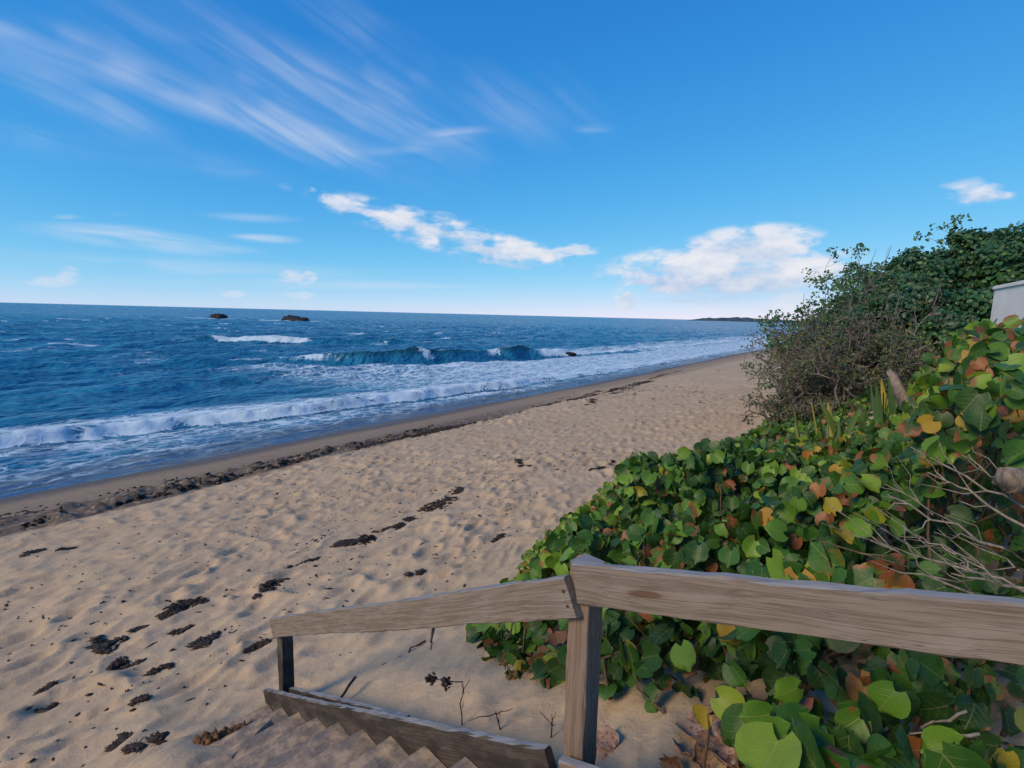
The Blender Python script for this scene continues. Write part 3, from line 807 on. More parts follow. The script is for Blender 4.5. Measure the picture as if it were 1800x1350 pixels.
# leaves turn to the open sky over the sea
nrm = np.stack([-.36 + .62 * rng.normal(size=len(cx)), -.50 + .62 * rng.normal(size=len(cx)), .50 + .42 * rng.normal(size=len(cx))], 1)
fr_ = rot_frames(nrm, rng.normal(0, .9, len(cx)))
dist = np.hypot(cx, cy)
size = (.074 + .050 * rng.random(len(cx))) * (.78 + .32 * outer_) * (1 + .18 * sstep(dist, 2.9, 2.0) * (rng.random(len(cx)) < .6))
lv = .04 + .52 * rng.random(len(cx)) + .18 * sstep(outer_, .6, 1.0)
lv += .20 * sstep(ei, 1.1, .0) * (cs > 3.2)                        # young light green leaves at the sand's edge
turn = rng.random(len(cx)); pt = .045 + .07 * sstep(cn, .2, -.6) + .05 * (vnoise(cs * .8, cn * .8, 309) > .6)
lv = np.where((turn < pt) & (outer_ > .55), .74 + .26 * rng.random(len(cx)), np.clip(lv, 0, .74))
keep = (rng.random(len(cx)) < np.where(dist < 2.4, .85, 1.0)) & ~open_
pos, fr_, size, lv, outer_, cx, cy, cs, cn, dist = [a[keep] for a in (pos, fr_, size, lv, outer_, cx, cy, cs, cn, dist)]
SH = [  # photo position, depth, label
    (1120, 1180, 2.45, 'sea grape with upright dark green leaves crowding the tall corner post under the upper handrail'),
    (1560, 1260, 1.9, 'sea grape with the largest leaves, below the upper handrail at the bottom corner'),
    (1330, 1200, 2.3, 'sea grape with orange and red leaves hanging over dry fallen leaves under the upper handrail'),
    (920, 1140, 3.6, 'low sea grape creeping onto bare sand under the lower handrail'),
    (1200, 960, 3.7, 'sea grape behind the upper handrail next to the corner post, its leaves flecked with red'),
    (1500, 990, 2.75, 'sea grape with wide glossy leaves leaning on the middle of the upper handrail'),
    (960, 960, 5.6, 'bright lime green sea grape at the sand edge above the corner post'),
    (1060, 870, 8.2, 'light green sea grape farther along the sand edge, behind the lime green one'),
    (1220, 810, 11.0, 'far low sea grape with small dull leaves where the thicket meets the dead scrub'),
    (1250, 880, 6.2, 'sea grape in the middle of the thicket with mixed green and rust leaves'),
    (1440, 840, 5.2, 'sea grape with yellowing leaves in front of the upright strap leaved plants'),
    (1420, 760, 9.0, 'shaded sea grape at the foot of the dead twiggy scrub'),
    (1680, 725, 2.9, 'taller sea grape with big orange and rust leaves above the bare fanned branches'),
    (1760, 630, 4.3, 'pale green sea grape bush in front of the concrete wall'),
    (1610, 640, 6.5, 'olive green sea grape among the yellow flagged strap leaved plants'),
    (1790, 800, 2.3, 'sea grape reaching over the grey log at the picture edge')]
cen = np.array([at(a, b, d_) for a, b, d_, _ in SH])
own = np.argmin((pos[:, None, 0] - cen[None, :, 0]) ** 2 + (pos[:, None, 1] - cen[None, :, 1]) ** 2, axis=1)
n_leaf_objects = 0
for i, (_, _, d_, lab) in enumerate(SH):
    k = np.where(own == i)[0]
    if len(k) < 12: continue
    bx_, by_ = pos[k, 0].mean(), pos[k, 1].mean(); bz = float(ground_base(np.array([bx_]), np.array([by_]))[0])
    root = empty('sea_grape', (bx_, by_, bz), lab, 'shrub', 'sea grape shrubs on the dune')
    # the leaves that show largest: outermost first
    sc_ = outer_[k] + .25 * rng.random(len(k)) - .06 * (dist[k] - dist[k].min())
    order = k[np.argsort(-sc_)]; lim = 290 if d_ < 9.5 else 220
    for j in order[:lim]:
        o = bpy.data.objects.new('leaf', LEAFMESH[j % len(LEAFMESH)]); col.objects.link(o)
        M = Matrix(np.vstack([np.hstack([fr_[j] * size[j], pos[j][:, None]]), [0, 0, 0, 1]]).tolist())
        o.parent = root; o.matrix_parent_inverse = Matrix.Translation((-bx_, -by_, -bz)); o.matrix_basis = M
        o.color = (float(lv[j]), 0, 0, 1); n_leaf_objects += 1
    rest = order[lim:]
    if len(rest):
        o = joined_leaves('leaf_mass', LEAF_FAR if d_ > 4 else LEAF, pos[rest], fr_[rest], size[rest], lv[rest], mat_grape, root); o['kind'] = 'stuff'
    # woody stems from the ground up into the leaves
    r = np.random.default_rng(500 + i); ns_ = min(46, max(10, len(k) // 9)); heads = order[:len(order) // 1][r.permutation(len(order))[:ns_]]
    paths = []
    for j in heads:
        p = pos[j]; g = np.array([p[0] + r.normal() * .18 + (bx_ - p[0]) * .25, p[1] + r.normal() * .18 + (by_ - p[1]) * .25, 0])
        g[2] = float(ground_base(np.array([g[0]]), np.array([g[1]]))[0]) - .04
        pts = crooked(g, p, 4, .10, r); paths.append((pts, np.linspace(.011, .0045, 5)))
    st = tube_obj('stem', paths, mat_stem, root); st['kind'] = 'stuff'

# ------------------------------------------------------------------ dead twiggy scrub on the dune shoulder
def gb(x, y): return float(ground_base(np.array([x], float), np.array([y], float))[0])
def twig_bush(base, height, spread, n_stems, seed, lean=(0, 0), levels=4, r0=.038):
    """crooked stems that fork again and again; returns tube paths and the tips"""
    r = np.random.default_rng(seed); paths = []; tips = []
    def grow(p, d, L, rad_, lev):
        n = 3; pts = [p]; q = p
        for i in range(n):
            d = (d + Vector(r.normal(size=3)) * .30 + Vector((0, 0, .05))).normalized(); q = q + d * (L / n); pts.append(q)
        paths.append((pts, np.linspace(rad_, rad_ * .66, n + 1)))
        if lev == 0:
            tips.append((q, d)); return
        for _ in range(3 if lev > 1 else 3):
            f_ = .35 + .65 * r.random(); k = pts[min(n, 1 + int(f_ * n))]
            nd = (d * .75 + Vector(r.normal(size=3)) * .62).normalized()
            grow(k, nd, L * (.50 + .25 * r.random()), rad_ * .66, lev - 1)
    for i in range(n_stems):
        a_ = r.random() * 6.283; rr_ = spread * math.sqrt(r.random())
        p = Vector((base[0] + rr_ * math.cos(a_), base[1] + rr_ * math.sin(a_), 0)); p.z = gb(p.x, p.y) - .05
        d = Vector((math.cos(a_) * .45 + lean[0], math.sin(a_) * .45 + lean[1], 1.0)).normalized()
        grow(p, d, height * (.40 + .25 * r.random()), r0 * (.6 + .6 * r.random()), levels)
    return paths, tips

def scrub(px, py, d, height, spread, stems, leaves, seed, label, lsize=.055, lean=(-.06, -.06), mat=None, tall=0, up=.1):
    p = at(px, py, d); bx_, by_ = p[0], p[1]; bz = gb(bx_, by_)
    root = empty('dead_shrub' if mat is None else 'scrub_shrub', (bx_, by_, bz), label, 'shrub')
    paths, tips = twig_bush((bx_, by_), height, spread, stems, seed, lean)
    r = np.random.default_rng(seed + 1)
    for _ in range(tall):                     # bare shoots sticking out of the top
        q, dd = tips[r.integers(len(tips))]
        e = q + Vector((r.normal() * .12, r.normal() * .12, .35 + .55 * r.random()))
        paths.append((crooked(q, e, 3, .05, r), np.linspace(.011, .006, 4)))
    main = [pp for pp in paths if pp[1][0] > r0_min]; thin = [pp for pp in paths if pp[1][0] <= r0_min]
    tube_obj('branch', main, mat_twig, root, 5)['kind'] = 'stuff'
    tube_obj('twigs', thin, mat_twig, root, 3)['kind'] = 'stuff'
    if leaves:
        idx = r.integers(0, len(tips), leaves); P = np.array([tips[i][0] for i in idx]) + np.clip(r.normal(0, .06 * height / 2, (leaves, 3)), -.14, .14) * (1, 1, .8)
        P[:, 2] = np.maximum(P[:, 2], ground_base(P[:, 0], P[:, 1]) + .05)
        F = rot_frames(np.stack([-.3 + r.normal(0, .6, leaves), -.4 + r.normal(0, .6, leaves), .7 + r.normal(0, .4, leaves)], 1), r.normal(0, 1.2, leaves))
        o = joined_leaves('crown', LEAF_TINY, P, F, lsize * (.6 + .8 * r.random(leaves)), r.random(leaves), mat or mat_scrub, root); o['kind'] = 'stuff'
    return root
r0_min = .0095
scrub(1480, 690, 13.6, 1.9, .9, 28, 5000, 601, 'dead grey twiggy shrub leaning over the beach at the end of the sea grape', tall=16)
scrub(1425, 715, 12.6, 1.15, .55, 17, 1500, 603, 'low bare thorny shrub fanning out over the sand below the taller dead shrub', tall=4, lean=(-.18, -.1))
scrub(1505, 640, 15.2, 2.5, 1.0, 26, 5500, 605, 'tall dead shrub with tangled bleached branches behind the low bare one', tall=26)
scrub(1545, 600, 17.0, 3.0, 1.2, 16, 12000, 607, 'half dead shrub with olive leaves and bare shoots against the sky', tall=34, mat=mat_tree, lsize=.085)
scrub(1530, 690, 11.5, 1.6, .8, 16, 5200, 609, 'tangled brown shrub between the strap leaved plants and the dead shrub', tall=6)
scrub(1605, 560, 19.0, 3.7, 1.5, 13, 13000, 611, 'leafy scrub with thin bare shoots below the trees on the dune crest', lsize=.095, tall=30, mat=mat_tree)
scrub(1480, 620, 19.0, 2.2, 1.1, 16, 6000, 613, 'farthest dead shrub, its arching twig reaching over the distant surf', tall=14)

# ------------------------------------------------------------------ trees on the dune crest
def tree(px, d, height, lobes, seed, label, n_leaf, ls=.125, trunk_h=.45):
    r = np.random.default_rng(seed); p = at(px, 560, d); bx_, by_ = p[0], p[1]; bz = gb(bx_, by_)
    root = empty('broadleaf_tree', (bx_, by_, bz), label, 'tree', 'trees on the dune crest')
    top = Vector((bx_, by_, bz)); tp = [top + Vector((0, 0, -.2))]
    for i in range(4):
        tp.append(tp[-1] + Vector((r.normal() * .08, r.normal() * .08, height * trunk_h / 4)))
    tube_obj('trunk', [(tp, np.linspace(.13, .08, 5))], mat_stem, root, 8)
    P = []; limbs = []; nz_ = []; tone = []
    for (lx, ly, lz, lr) in lobes:
        c_ = np.array([bx_ + lx, by_ + ly, bz + lz]); limbs.append((crooked(tp[2 + r.integers(3)], c_, 5, .08, r), np.linspace(.06, .02, 6)))
        m_ = int(n_leaf * lr ** 2 / sum(q[3] ** 2 for q in lobes))
        nc = max(8, int(24 * lr)); clumps = r.normal(size=(nc, 3)); clumps /= np.linalg.norm(clumps, axis=1)[:, None]
        clumps = clumps * lr * (.70 + .36 * r.random((nc, 1))) * (1, 1, .82)
        which = r.integers(0, nc, m_); off = np.clip(r.normal(0, 1, (m_, 3)), -1.7, 1.7) * (.145 * lr + .03); tone.append((.08 + .62 * r.random(nc))[which])
        pts = c_ + clumps[which] + off; P.append(pts); nz_.append((clumps[which] + off * .8) / lr)
        for cl in clumps[:: 2]:
            limbs.append((crooked(c_, c_ + cl * .95, 3, .10, r), np.linspace(.018, .006, 4)))
    P = np.concatenate(P); nz_ = np.concatenate(nz_)
    P[:, 2] = np.maximum(P[:, 2], ground_base(P[:, 0], P[:, 1]) + .1)
    F = rot_frames(nz_ + r.normal(0, .55, P.shape) + (-.1, -.2, .35), r.normal(0, 1.2, len(P)))
    tube_obj('limb', limbs, mat_stem, root, 4)['kind'] = 'stuff'
    o = joined_leaves('crown', LEAF_TINY, P, F, ls * (.65 + .7 * r.random(len(P))), np.clip(np.concatenate(tone) + r.normal(0, .12, len(P)), 0, 1), mat_tree, root); o['kind'] = 'stuff'
    return root
tree(1700, 17.0, 3.6, [(0, 0, 2.25, 1.2), (1.3, -.4, 2.1, 1.0), (-1.3, .3, 1.8, 1.0), (.3, -.6, 1.4, 1.0), (-.2, .3, 2.9, .5), (.75, .2, 3.05, .5), (-2.0, -.4, 1.3, .9)], 701, 'dark green rounded tree with the highest tuft on the dune crest', 21000)
tree(1795, 16.0, 3.4, [(0, 0, 2.1, 1.1), (1.4, -.5, 2.0, 1.1), (-.9, -.6, 1.5, 1.0), (.4, -.9, 1.1, 1.0), (.6, 0, 2.7, .6)], 703, 'dark green tree at the picture edge above the concrete wall', 15000)
tree(1590, 18.5, 3.2, [(0, 0, 2.1, 1.15), (-1.2, .2, 1.5, 1.05), (1.0, -.4, 1.9, 1.1), (.2, -1.0, 1.0, 1.1), (-.3, 0, 2.7, .55)], 705, 'lower green tree sloping down from the crest beside the tall twig shoots', 15000)
tree(1620, 13.0, 2.0, [(0, 0, 1.2, .95), (1.0, -.3, 1.2, .9), (-.9, .1, .9, .8), (.3, -.8, .7, .8), (1.9, -.4, 1.3, .9)], 707, 'mid green bushy tree in front of the crest trees beside the concrete wall', 12000, .11)
tree(1530, 14.5, 1.9, [(0, 0, 1.0, .9), (.8, -.3, 1.1, .8), (-.8, .1, .8, .7), (.2, -.7, .5, .7)], 709, 'small shaded tree with fresh green leaves behind the strap leaved plants', 9000, .10)

# ------------------------------------------------------------------ upright strap-leaved plants
def blade_mesh(seed):
    r = np.random.default_rng(seed); V = []; UV = []; n = 7; bend = r.normal(0, .10); tw = r.normal(0, .5)
    for i in range(n):
        f_ = i / (n - 1); hw = .058 * (.55 + .9 * f_ * (1 - f_) * 2.2) * (1 - f_ ** 5) + .002; a_ = tw * f_
        for j, u in enumerate((-1, 0, 1)):
            V.append((u * hw * math.cos(a_) + bend * f_ ** 2, u * hw * math.sin(a_) + (.02 if j != 1 else 0) + .06 * f_ ** 2, f_)); UV.append((.5 + u * .3, f_))
    idx = np.arange(n * 3).reshape(n, 3)
    F = np.stack([idx[:-1, :-1], idx[:-1, 1:], idx[1:, 1:], idx[1:, :-1]], -1).reshape(-1, 4)
    me = mesh_np('blade', np.array(V), F, uv=np.array(UV), attrs={'rnd': np.zeros(len(V))}); me.materials.append(mat_blade); return me
BL = [blade_mesh(40 + i) for i in range(6)]
for i, (px, d, nb_, hh_, lift, lab) in enumerate([
        (1655, 6.2, 10, .72, .50, 'tallest strap leaved plant, rising in front of the green tree below the concrete wall'),
        (1600, 5.6, 12, .80, .40, 'strap leaved plant with yellow flecked blades beside the grey stump'),
        (1560, 6.6, 11, .72, .35, 'strap leaved plant just behind the grey stump'),
        (1500, 7.4, 11, .70, .25, 'strap leaved plant with narrow dull blades on the scrub side of the stump'),
        (1460, 7.0, 10, .62, .22, 'low strap leaved plant with a yellow blade in front of the tangled brown shrub'),
        (1420, 7.6, 9, .55, .20, 'small strap leaved plant nearest the beach'),
        (1700, 5.2, 9, .75, .75, 'strap leaved plant poking out of the pale sea grape bush')]):
    r = np.random.default_rng(800 + i); p = at(px, 640, d); bz = gb(p[0], p[1])
    root = empty('strap_leaf_plant', (p[0], p[1], bz), lab, 'plant', 'strap leaved plants among the sea grape')
    st = tube_obj('stem', [([Vector((p[0], p[1], bz - .05)), Vector((p[0], p[1], bz + lift))], (.03, .02))], mat_stem, root)
    for j in range(nb_):
        o = bpy.data.objects.new('blade', BL[r.integers(len(BL))]); col.objects.link(o); o.parent = root
        o.location = (r.normal() * .12, r.normal() * .12, lift - .1 + r.random() * .12)
        o.rotation_euler = (r.normal() * .30, r.normal() * .30, r.random() * 6.28); h_ = hh_ * (.6 + .5 * r.random()); o.scale = (h_, h_, h_)
        o.color = (float(.97 if r.random() < .10 else r.random() * .8), 0, 0, 1)

# ------------------------------------------------------------------ dead wood
r = np.random.default_rng(900)
lp = Vector(at(1800, 850, 2.25)); root = empty('dead_branch', (lp.x, lp.y, gb(lp.x, lp.y)), 'bleached dead branch fanning thin bare twigs over the dark hollow behind the upper handrail', 'branch')
g0 = Vector((lp.x + .5, lp.y + .25, gb(lp.x + .5, lp.y + .25) - .05)); fork = Vector(at(1815, 980, 2.2))
tube_obj('limb', [(crooked(g0, fork, 4, .05, r), np.linspace(.035, .02, 5))], mat_bone, root, 7)
for (a_, b_, ra_) in [((1800, 1105, 2.0), (1530, 950, 2.25), .0075), ((1810, 990, 2.2), (1560, 870, 2.5), .0085), ((1810, 930, 2.25), (1630, 830, 2.6), .008), ((1805, 895, 2.3), (1600, 785, 2.7), .0075),
                      ((1800, 1040, 2.1), (1700, 985, 2.25), .007), ((1700, 1002, 2.2), (1500, 940, 2.45), .0055), ((1740, 1020, 2.12), (1655, 955, 2.35), .005), ((1680, 975, 2.25), (1590, 930, 2.4), .0045),
                      ((1800, 868, 2.35), (1690, 800, 2.6), .006), ((1800, 1010, 2.15), (1745, 968, 2.2), .006), ((1800, 1035, 1.95), (1672, 1008, 2.0), .0075), ((1640, 905, 2.4), (1570, 850, 2.6), .004)]:
    paths = []; A, B = Vector(at(*a_)), Vector(at(*b_)); pts = crooked(A, B, 6, .035, r); paths.append((pts, np.linspace(ra_, ra_ * .4, 7)))
    for q in range(4):
        m_ = pts[2 + q]; e = m_ + (B - A).normalized() * (.10 + .16 * r.random()) + Vector(r.normal(size=3)) * .07
        paths.append((crooked(m_, e, 3, .08, r), np.linspace(ra_ * .5, ra_ * .22, 4)))
    tube_obj('twig', paths, mat_bone, root, 5)
for k, (a_, b_) in enumerate([((1720, 1290, 1.55), (1630, 1345, 1.5)), ((1700, 1250, 1.65), (1600, 1290, 1.7)), ((1560, 1280, 1.8), (1480, 1345, 1.75))]):
    o = tube_obj('twig', [(crooked(at(*a_), at(*b_), 6, .06, r), np.linspace(.006, .003, 7))], mat_bone, root, 5)

def log_obj(name, p0, p1, r0, r1, mat, seed, k=14, n=7, ragged=.0):
    r = np.random.default_rng(seed); p0, p1 = Vector(p0), Vector(p1); d = (p1 - p0).normalized(); a_ = d.orthogonal().normalized(); b_ = d.cross(a_)
    V, F = [], []; ph = r.random(k) * 2 - 1
    for i in range(n):
        f_ = i / (n - 1); rd = r0 + (r1 - r0) * f_; c_ = p0.lerp(p1, f_) + (a_ * math.sin(3 * f_ + ph[0]) + b_ * math.cos(2 * f_ + ph[1])) * rd * .18
        for j in range(k):
            an = 6.2832 * j / k; rr_ = rd * (1 + .16 * ph[j] + .07 * r.normal()); q = c_ + (a_ * math.cos(an) + b_ * math.sin(an)) * rr_
            if i == n - 1: q = q + d * ragged * r.random()
            V.append(tuple(q))
    for i in range(n - 1):
        for j in range(k):
            F.append((i * k + j, i * k + (j + 1) % k, (i + 1) * k + (j + 1) % k, (i + 1) * k + j))
    me = bpy.data.meshes.new(name); me.from_pydata(V, [], F + [tuple(range(k))[::-1], tuple(range((n - 1) * k, n * k))]); me.update()
    me.polygons.foreach_set('use_smooth', np.ones(len(me.polygons), bool))
    return obj(name, me, mat)
o = log_obj('tree_stump', at(1612, 742, 5.6), at(1572, 668, 5.7), .075, .055, mat_stump, 911, ragged=.14); tag(o, 'grey splintered tree stump leaning among the strap leaved plants', 'stump')
o = log_obj('log', at(1850, 850, 2.35), at(1772, 842, 2.2), .055, .05, mat_stump, 913, ragged=.03); tag(o, 'grey rough log end lying above the fanned bare branches at the picture edge', 'log')
gl_ = Vector(at(1850, 850, 2.35))

# ------------------------------------------------------------------ concrete wall on the crest
mat_wall, t = material('painted_concrete')
co = t.new('ShaderNodeTexCoord').outputs['Object']; nz = t.noise(co, 2.0, 6, .65); nf = t.noise(co, 60, 4, .6)
x_, y_, z_ = t.xyz(co); strk = t.noise(t.comb(t.m('MULTIPLY', x_, 5.0), t.m('MULTIPLY', y_, 5.0), t.m('MULTIPLY', z_, .35)), 2.0, 4, .6)
c = t.mix(t.ss(nz, .3, .7), (.74, .72, .65), (.82, .80, .74)); c = t.mix(t.m('MULTIPLY', t.ss(strk, .5, .75), .3), c, (.46, .45, .41))
t.out(t.bsdf(c, .85, t.bump(nf, .3, .01), .2))
w0 = Vector(at(1749, 503, 10.5)); wd = Vector((-.50, -.866, 0)); wn = Vector((.866, -.50, 0))
wall = empty('concrete_wall', (w0.x, w0.y, 4.2), 'off white concrete wall end showing over the pale sea grape bush', 'wall')
def box_between(name, o_, ex, ey, lx, ly, z0, z1, mat, parent, bev=.01):
    bm = bmesh.new(); bmesh.ops.create_cube(bm, size=1)
    for v in bm.verts:
        p = o_ + ex * ((v.co.x + .5) * lx) + ey * ((v.co.y + .5) * ly); v.co = Vector((p.x, p.y, z0 + (v.co.z + .5) * (z1 - z0)))
    bmesh.ops.recalc_face_normals(bm, faces=bm.faces); bmesh.ops.bevel(bm, geom=list(bm.edges), offset=bev, segments=2, affect='EDGES')
    me = bpy.data.meshes.new(name); bm.to_mesh(me); bm.free(); o = obj(name, me, mat, parent)
    o.matrix_parent_inverse = Matrix.Translation(-Vector(parent.location)); return o
box_between('wall_panel', w0, wd, wn, 6.0, .2, 3.4, w0.z - .08, mat_wall, wall)
box_between('coping', w0 - wd * .03 - wn * .03, wd, wn, 6.06, .26, w0.z - .079, w0.z, mat_wall, wall, .015)

# ------------------------------------------------------------------ rocks, headland
mat_rock, t = material('wet_rock'); co = t.new('ShaderNodeNewGeometry').outputs['Position']
nz = t.noise(co, .9, 6, .65); t.out(t.bsdf(t.mix(t.ss(nz, .35, .7), (.009, .008, .011), (.028, .023, .027)), .6, t.bump(nz, .8, .5), .3))
def rock(name, c_, lx, ly, lz, seed, label, tilt=0.0, sub=4):
    bm = bmesh.new(); bmesh.ops.create_icosphere(bm, subdivisions=sub, radius=1); r = np.random.default_rng(seed); o3 = r.random(2) * 50
    co_ = np.array([v.co[:] for v in bm.verts])
    n1_ = fbm(co_[:, 0] * 1.7 + o3[0], co_[:, 1] * 1.7 + co_[:, 2] * 1.3 + o3[1], 5, seed); n2_ = fbm(co_[:, 0] * 4 + o3[1], co_[:, 2] * 4 + co_[:, 1] * 2.2 + o3[0], 3, seed + 3)
    for v, a_, b_ in zip(bm.verts, n1_, n2_):
        k = .62 + .62 * a_ + .22 * (b_ - .5); x, y, z = v.co
        z = max(min(z, .62 + .5 * (a_ - .5)), -.6)
        v.co = Vector((x * k * lx, y * k * ly, z * k * lz + tilt * x * lz))
    me = bpy.data.meshes.new(name); bm.to_mesh(me); bm.free(); me.polygons.foreach_set('use_smooth', np.zeros(len(me.polygons), bool))
    o = obj(name, me, mat_rock, None, c_); tag(o, label, 'rock'); return o
q = on_level(385, 560, 0); o = rock('sea_rock', (q[0], q[1], .3), 4.2, 4.0, 2.5, 921, 'smaller dark blocky rock standing in the sea, ringed by white wash')
o.rotation_euler.z = .4
q = on_level(520, 564, 0); o = rock('sea_rock', (q[0], q[1], .3), 7.4, 4.5, 2.2, 923, 'longer dark rock in the sea, low at one end', tilt=-.35); o.rotation_euler.z = -.35
q = on_level(1000, 624, 0); o = rock('sea_rock', (q[0], q[1], .1), .95, .6, .38, 925, 'small dark rock just awash where the green wave ends', sub=3)
mat_head, t = material('headland_scrub'); co = t.new('ShaderNodeNewGeometry').outputs['Position']
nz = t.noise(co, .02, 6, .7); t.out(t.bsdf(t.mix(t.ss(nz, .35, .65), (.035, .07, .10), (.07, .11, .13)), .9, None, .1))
hp = []
for i in range(130):
    f_ = i / 129; px = 1205 + 330 * f_; q = on_level(px, 568.5 + (px - 1205) * .025 + .15, 0); 
    v = ray(px, 600); az_ = math.atan2(v[0], v[1]); hp.append(az_)
V, F = [], []
for i, az_ in enumerate(hp):
    f_ = i / 129; env = min(1, f_ * 9) ** .8; R0 = 3300 + 500 * f_
    h_ = env * (15 + 13 * fbm(np.array([f_ * 7.]), np.array([0.]), 4, 931)[0] + 9 * math.exp(-((f_ - .27) / .10) ** 2) + 5 * vnoise(np.array([f_ * 60.]), np.array([3.]), 933)[0] - 9) + .5
    for (dr, hz) in ((0, -2), (15, h_ * .55), (60, h_), (200, h_ * 1.02), (420, -2)):
        V.append(((R0 + dr) * math.sin(az_), (R0 + dr) * math.cos(az_), hz))
for i in range(129):
    for j in range(4):
        F.append((i * 5 + j, (i + 1) * 5 + j, (i + 1) * 5 + j + 1, i * 5 + j + 1))
tag(obj('headland', mesh_np('headland', np.array(V), np.array(F)), mat_head), 'low wooded headland on the far horizon', 'headland', kind='structure')

# ------------------------------------------------------------------ seaweed
mat_weed, t = material('dry_seaweed'); co = t.new('ShaderNodeNewGeometry').outputs['Position']
nz = t.noise(co, 40, 4, .6); t.out(t.bsdf(t.mix(t.ss(nz, .3, .7), (.016, .012, .011), (.062, .045, .036)), .75, t.bump(nz, .6, .01), .25))
mat_weed2, t = material('brown_seaweed'); co = t.new('ShaderNodeNewGeometry').outputs['Position']
nz = t.noise(co, 40, 4, .6); t.out(t.bsdf(t.mix(t.ss(nz, .3, .7), (.05, .028, .015), (.22, .11, .045)), .75, t.bump(nz, .6, .01), .25))
def lump_verts(P, S, r):
    """squashed, irregular octahedra-like lumps at P with half sizes S -> verts, faces"""
    B = np.array([(1, 0, 0), (.3, .95, 0), (-.8, .6, 0), (-.8, -.6, 0), (.3, -.95, 0), (0, 0, 1), (0, 0, -.6)], float)
    T = np.array([(0, 1, 5), (1, 2, 5), (2, 3, 5), (3, 4, 5), (4, 0, 5), (1, 0, 6), (2, 1, 6), (3, 2, 6), (4, 3, 6), (0, 4, 6)])
    N = len(P); th = r.random(N) * 6.28; V = B[None] * (1 + .35 * r.normal(size=(N, 7, 1))) * S[:, None, :]
    c_, s_ = np.cos(th)[:, None], np.sin(th)[:, None]
    V = np.stack([V[..., 0] * c_ - V[..., 1] * s_, V[..., 0] * s_ + V[..., 1] * c_, V[..., 2]], -1) + P[:, None, :]
    return V.reshape(-1, 3), (T[None] + (np.arange(N) * 7)[:, None, None]).reshape(-1, 3)
def strand_set(P, L, r, rad_=.004):
    vs, fs = [], []
    for p, l in zip(P, L):
        a_ = r.random() * 6.28; d = Vector((math.cos(a_), math.sin(a_), 0)); p = Vector(p); pts = []
        for i in range(5):
            q = p + d * (l * (i / 4 - .5)) + Vector((r.normal(), r.normal(), 0)) * l * .10; q.z = p.z + r.random() * .007; pts.append(q)
        tube(vs, fs, pts, [rad_ * .5, rad_, rad_, rad_, rad_ * .4], 3)
    return vs, fs
def weed(pa, pb, width, seed, label, mat=None, thick=.011):
    """clump of dry weed strewn between two photo positions on the sand"""
    r = np.random.default_rng(seed); A, B = on_ground(*pa), on_ground(*pb); L = np.linalg.norm((B - A)[:2]); N = int(60 + 240 * L * max(width, .08) / .12 * .6); N = min(int(N * 1.6), 700)
    t_ = r.random(N); dens = fbm(t_ * L * 3 + seed, t_ * 0, 3, seed) ; t_ = t_[dens > min(.40, float(np.quantile(dens, .28)))]; N = len(t_)
    dirn = (B - A)[:2] / max(L, .01); perp = np.array([-dirn[1], dirn[0]])
    wv = width * (.5 + .8 * vnoise(t_ * L * 4, t_ * 0, seed + 1)) * np.sin(np.pi * np.clip(t_, .04, .96)) ** .4
    xy = A[None, :2] + (B - A)[None, :2] * t_[:, None] + perp[None] * ((r.normal(0, .45, N) * wv) + .5 * width * np.sin(t_ * 5 + seed))[:, None]
    z = ground_z(xy[:, 0], xy[:, 1])
    P = np.column_stack([xy, z + .004 + thick * .4 * r.random(N)]); S = np.stack([.012 + .035 * r.random(N) ** 2, .008 + .02 * r.random(N) ** 2, thick * (.3 + .7 * r.random(N))], 1) * (1 + .6 * min(1, width / .2))
    V, F = lump_verts(P, S, r); k = r.permutation(N)[:max(8, N // 3)]
    vs, fs = strand_set(P[k], .05 + .09 * r.random(len(k)), r, .0035)
    c_ = (A + B) / 2
    allV = np.concatenate([V, np.array(vs)]) - c_
    o = obj('seaweed_clump', mesh_np('seaweed_clump', allV, [F, np.array(fs) + len(V)], smooth=False), mat or mat_weed, None, c_)
    tag(o, label, 'seaweed', 'seaweed clumps on the sand'); return o
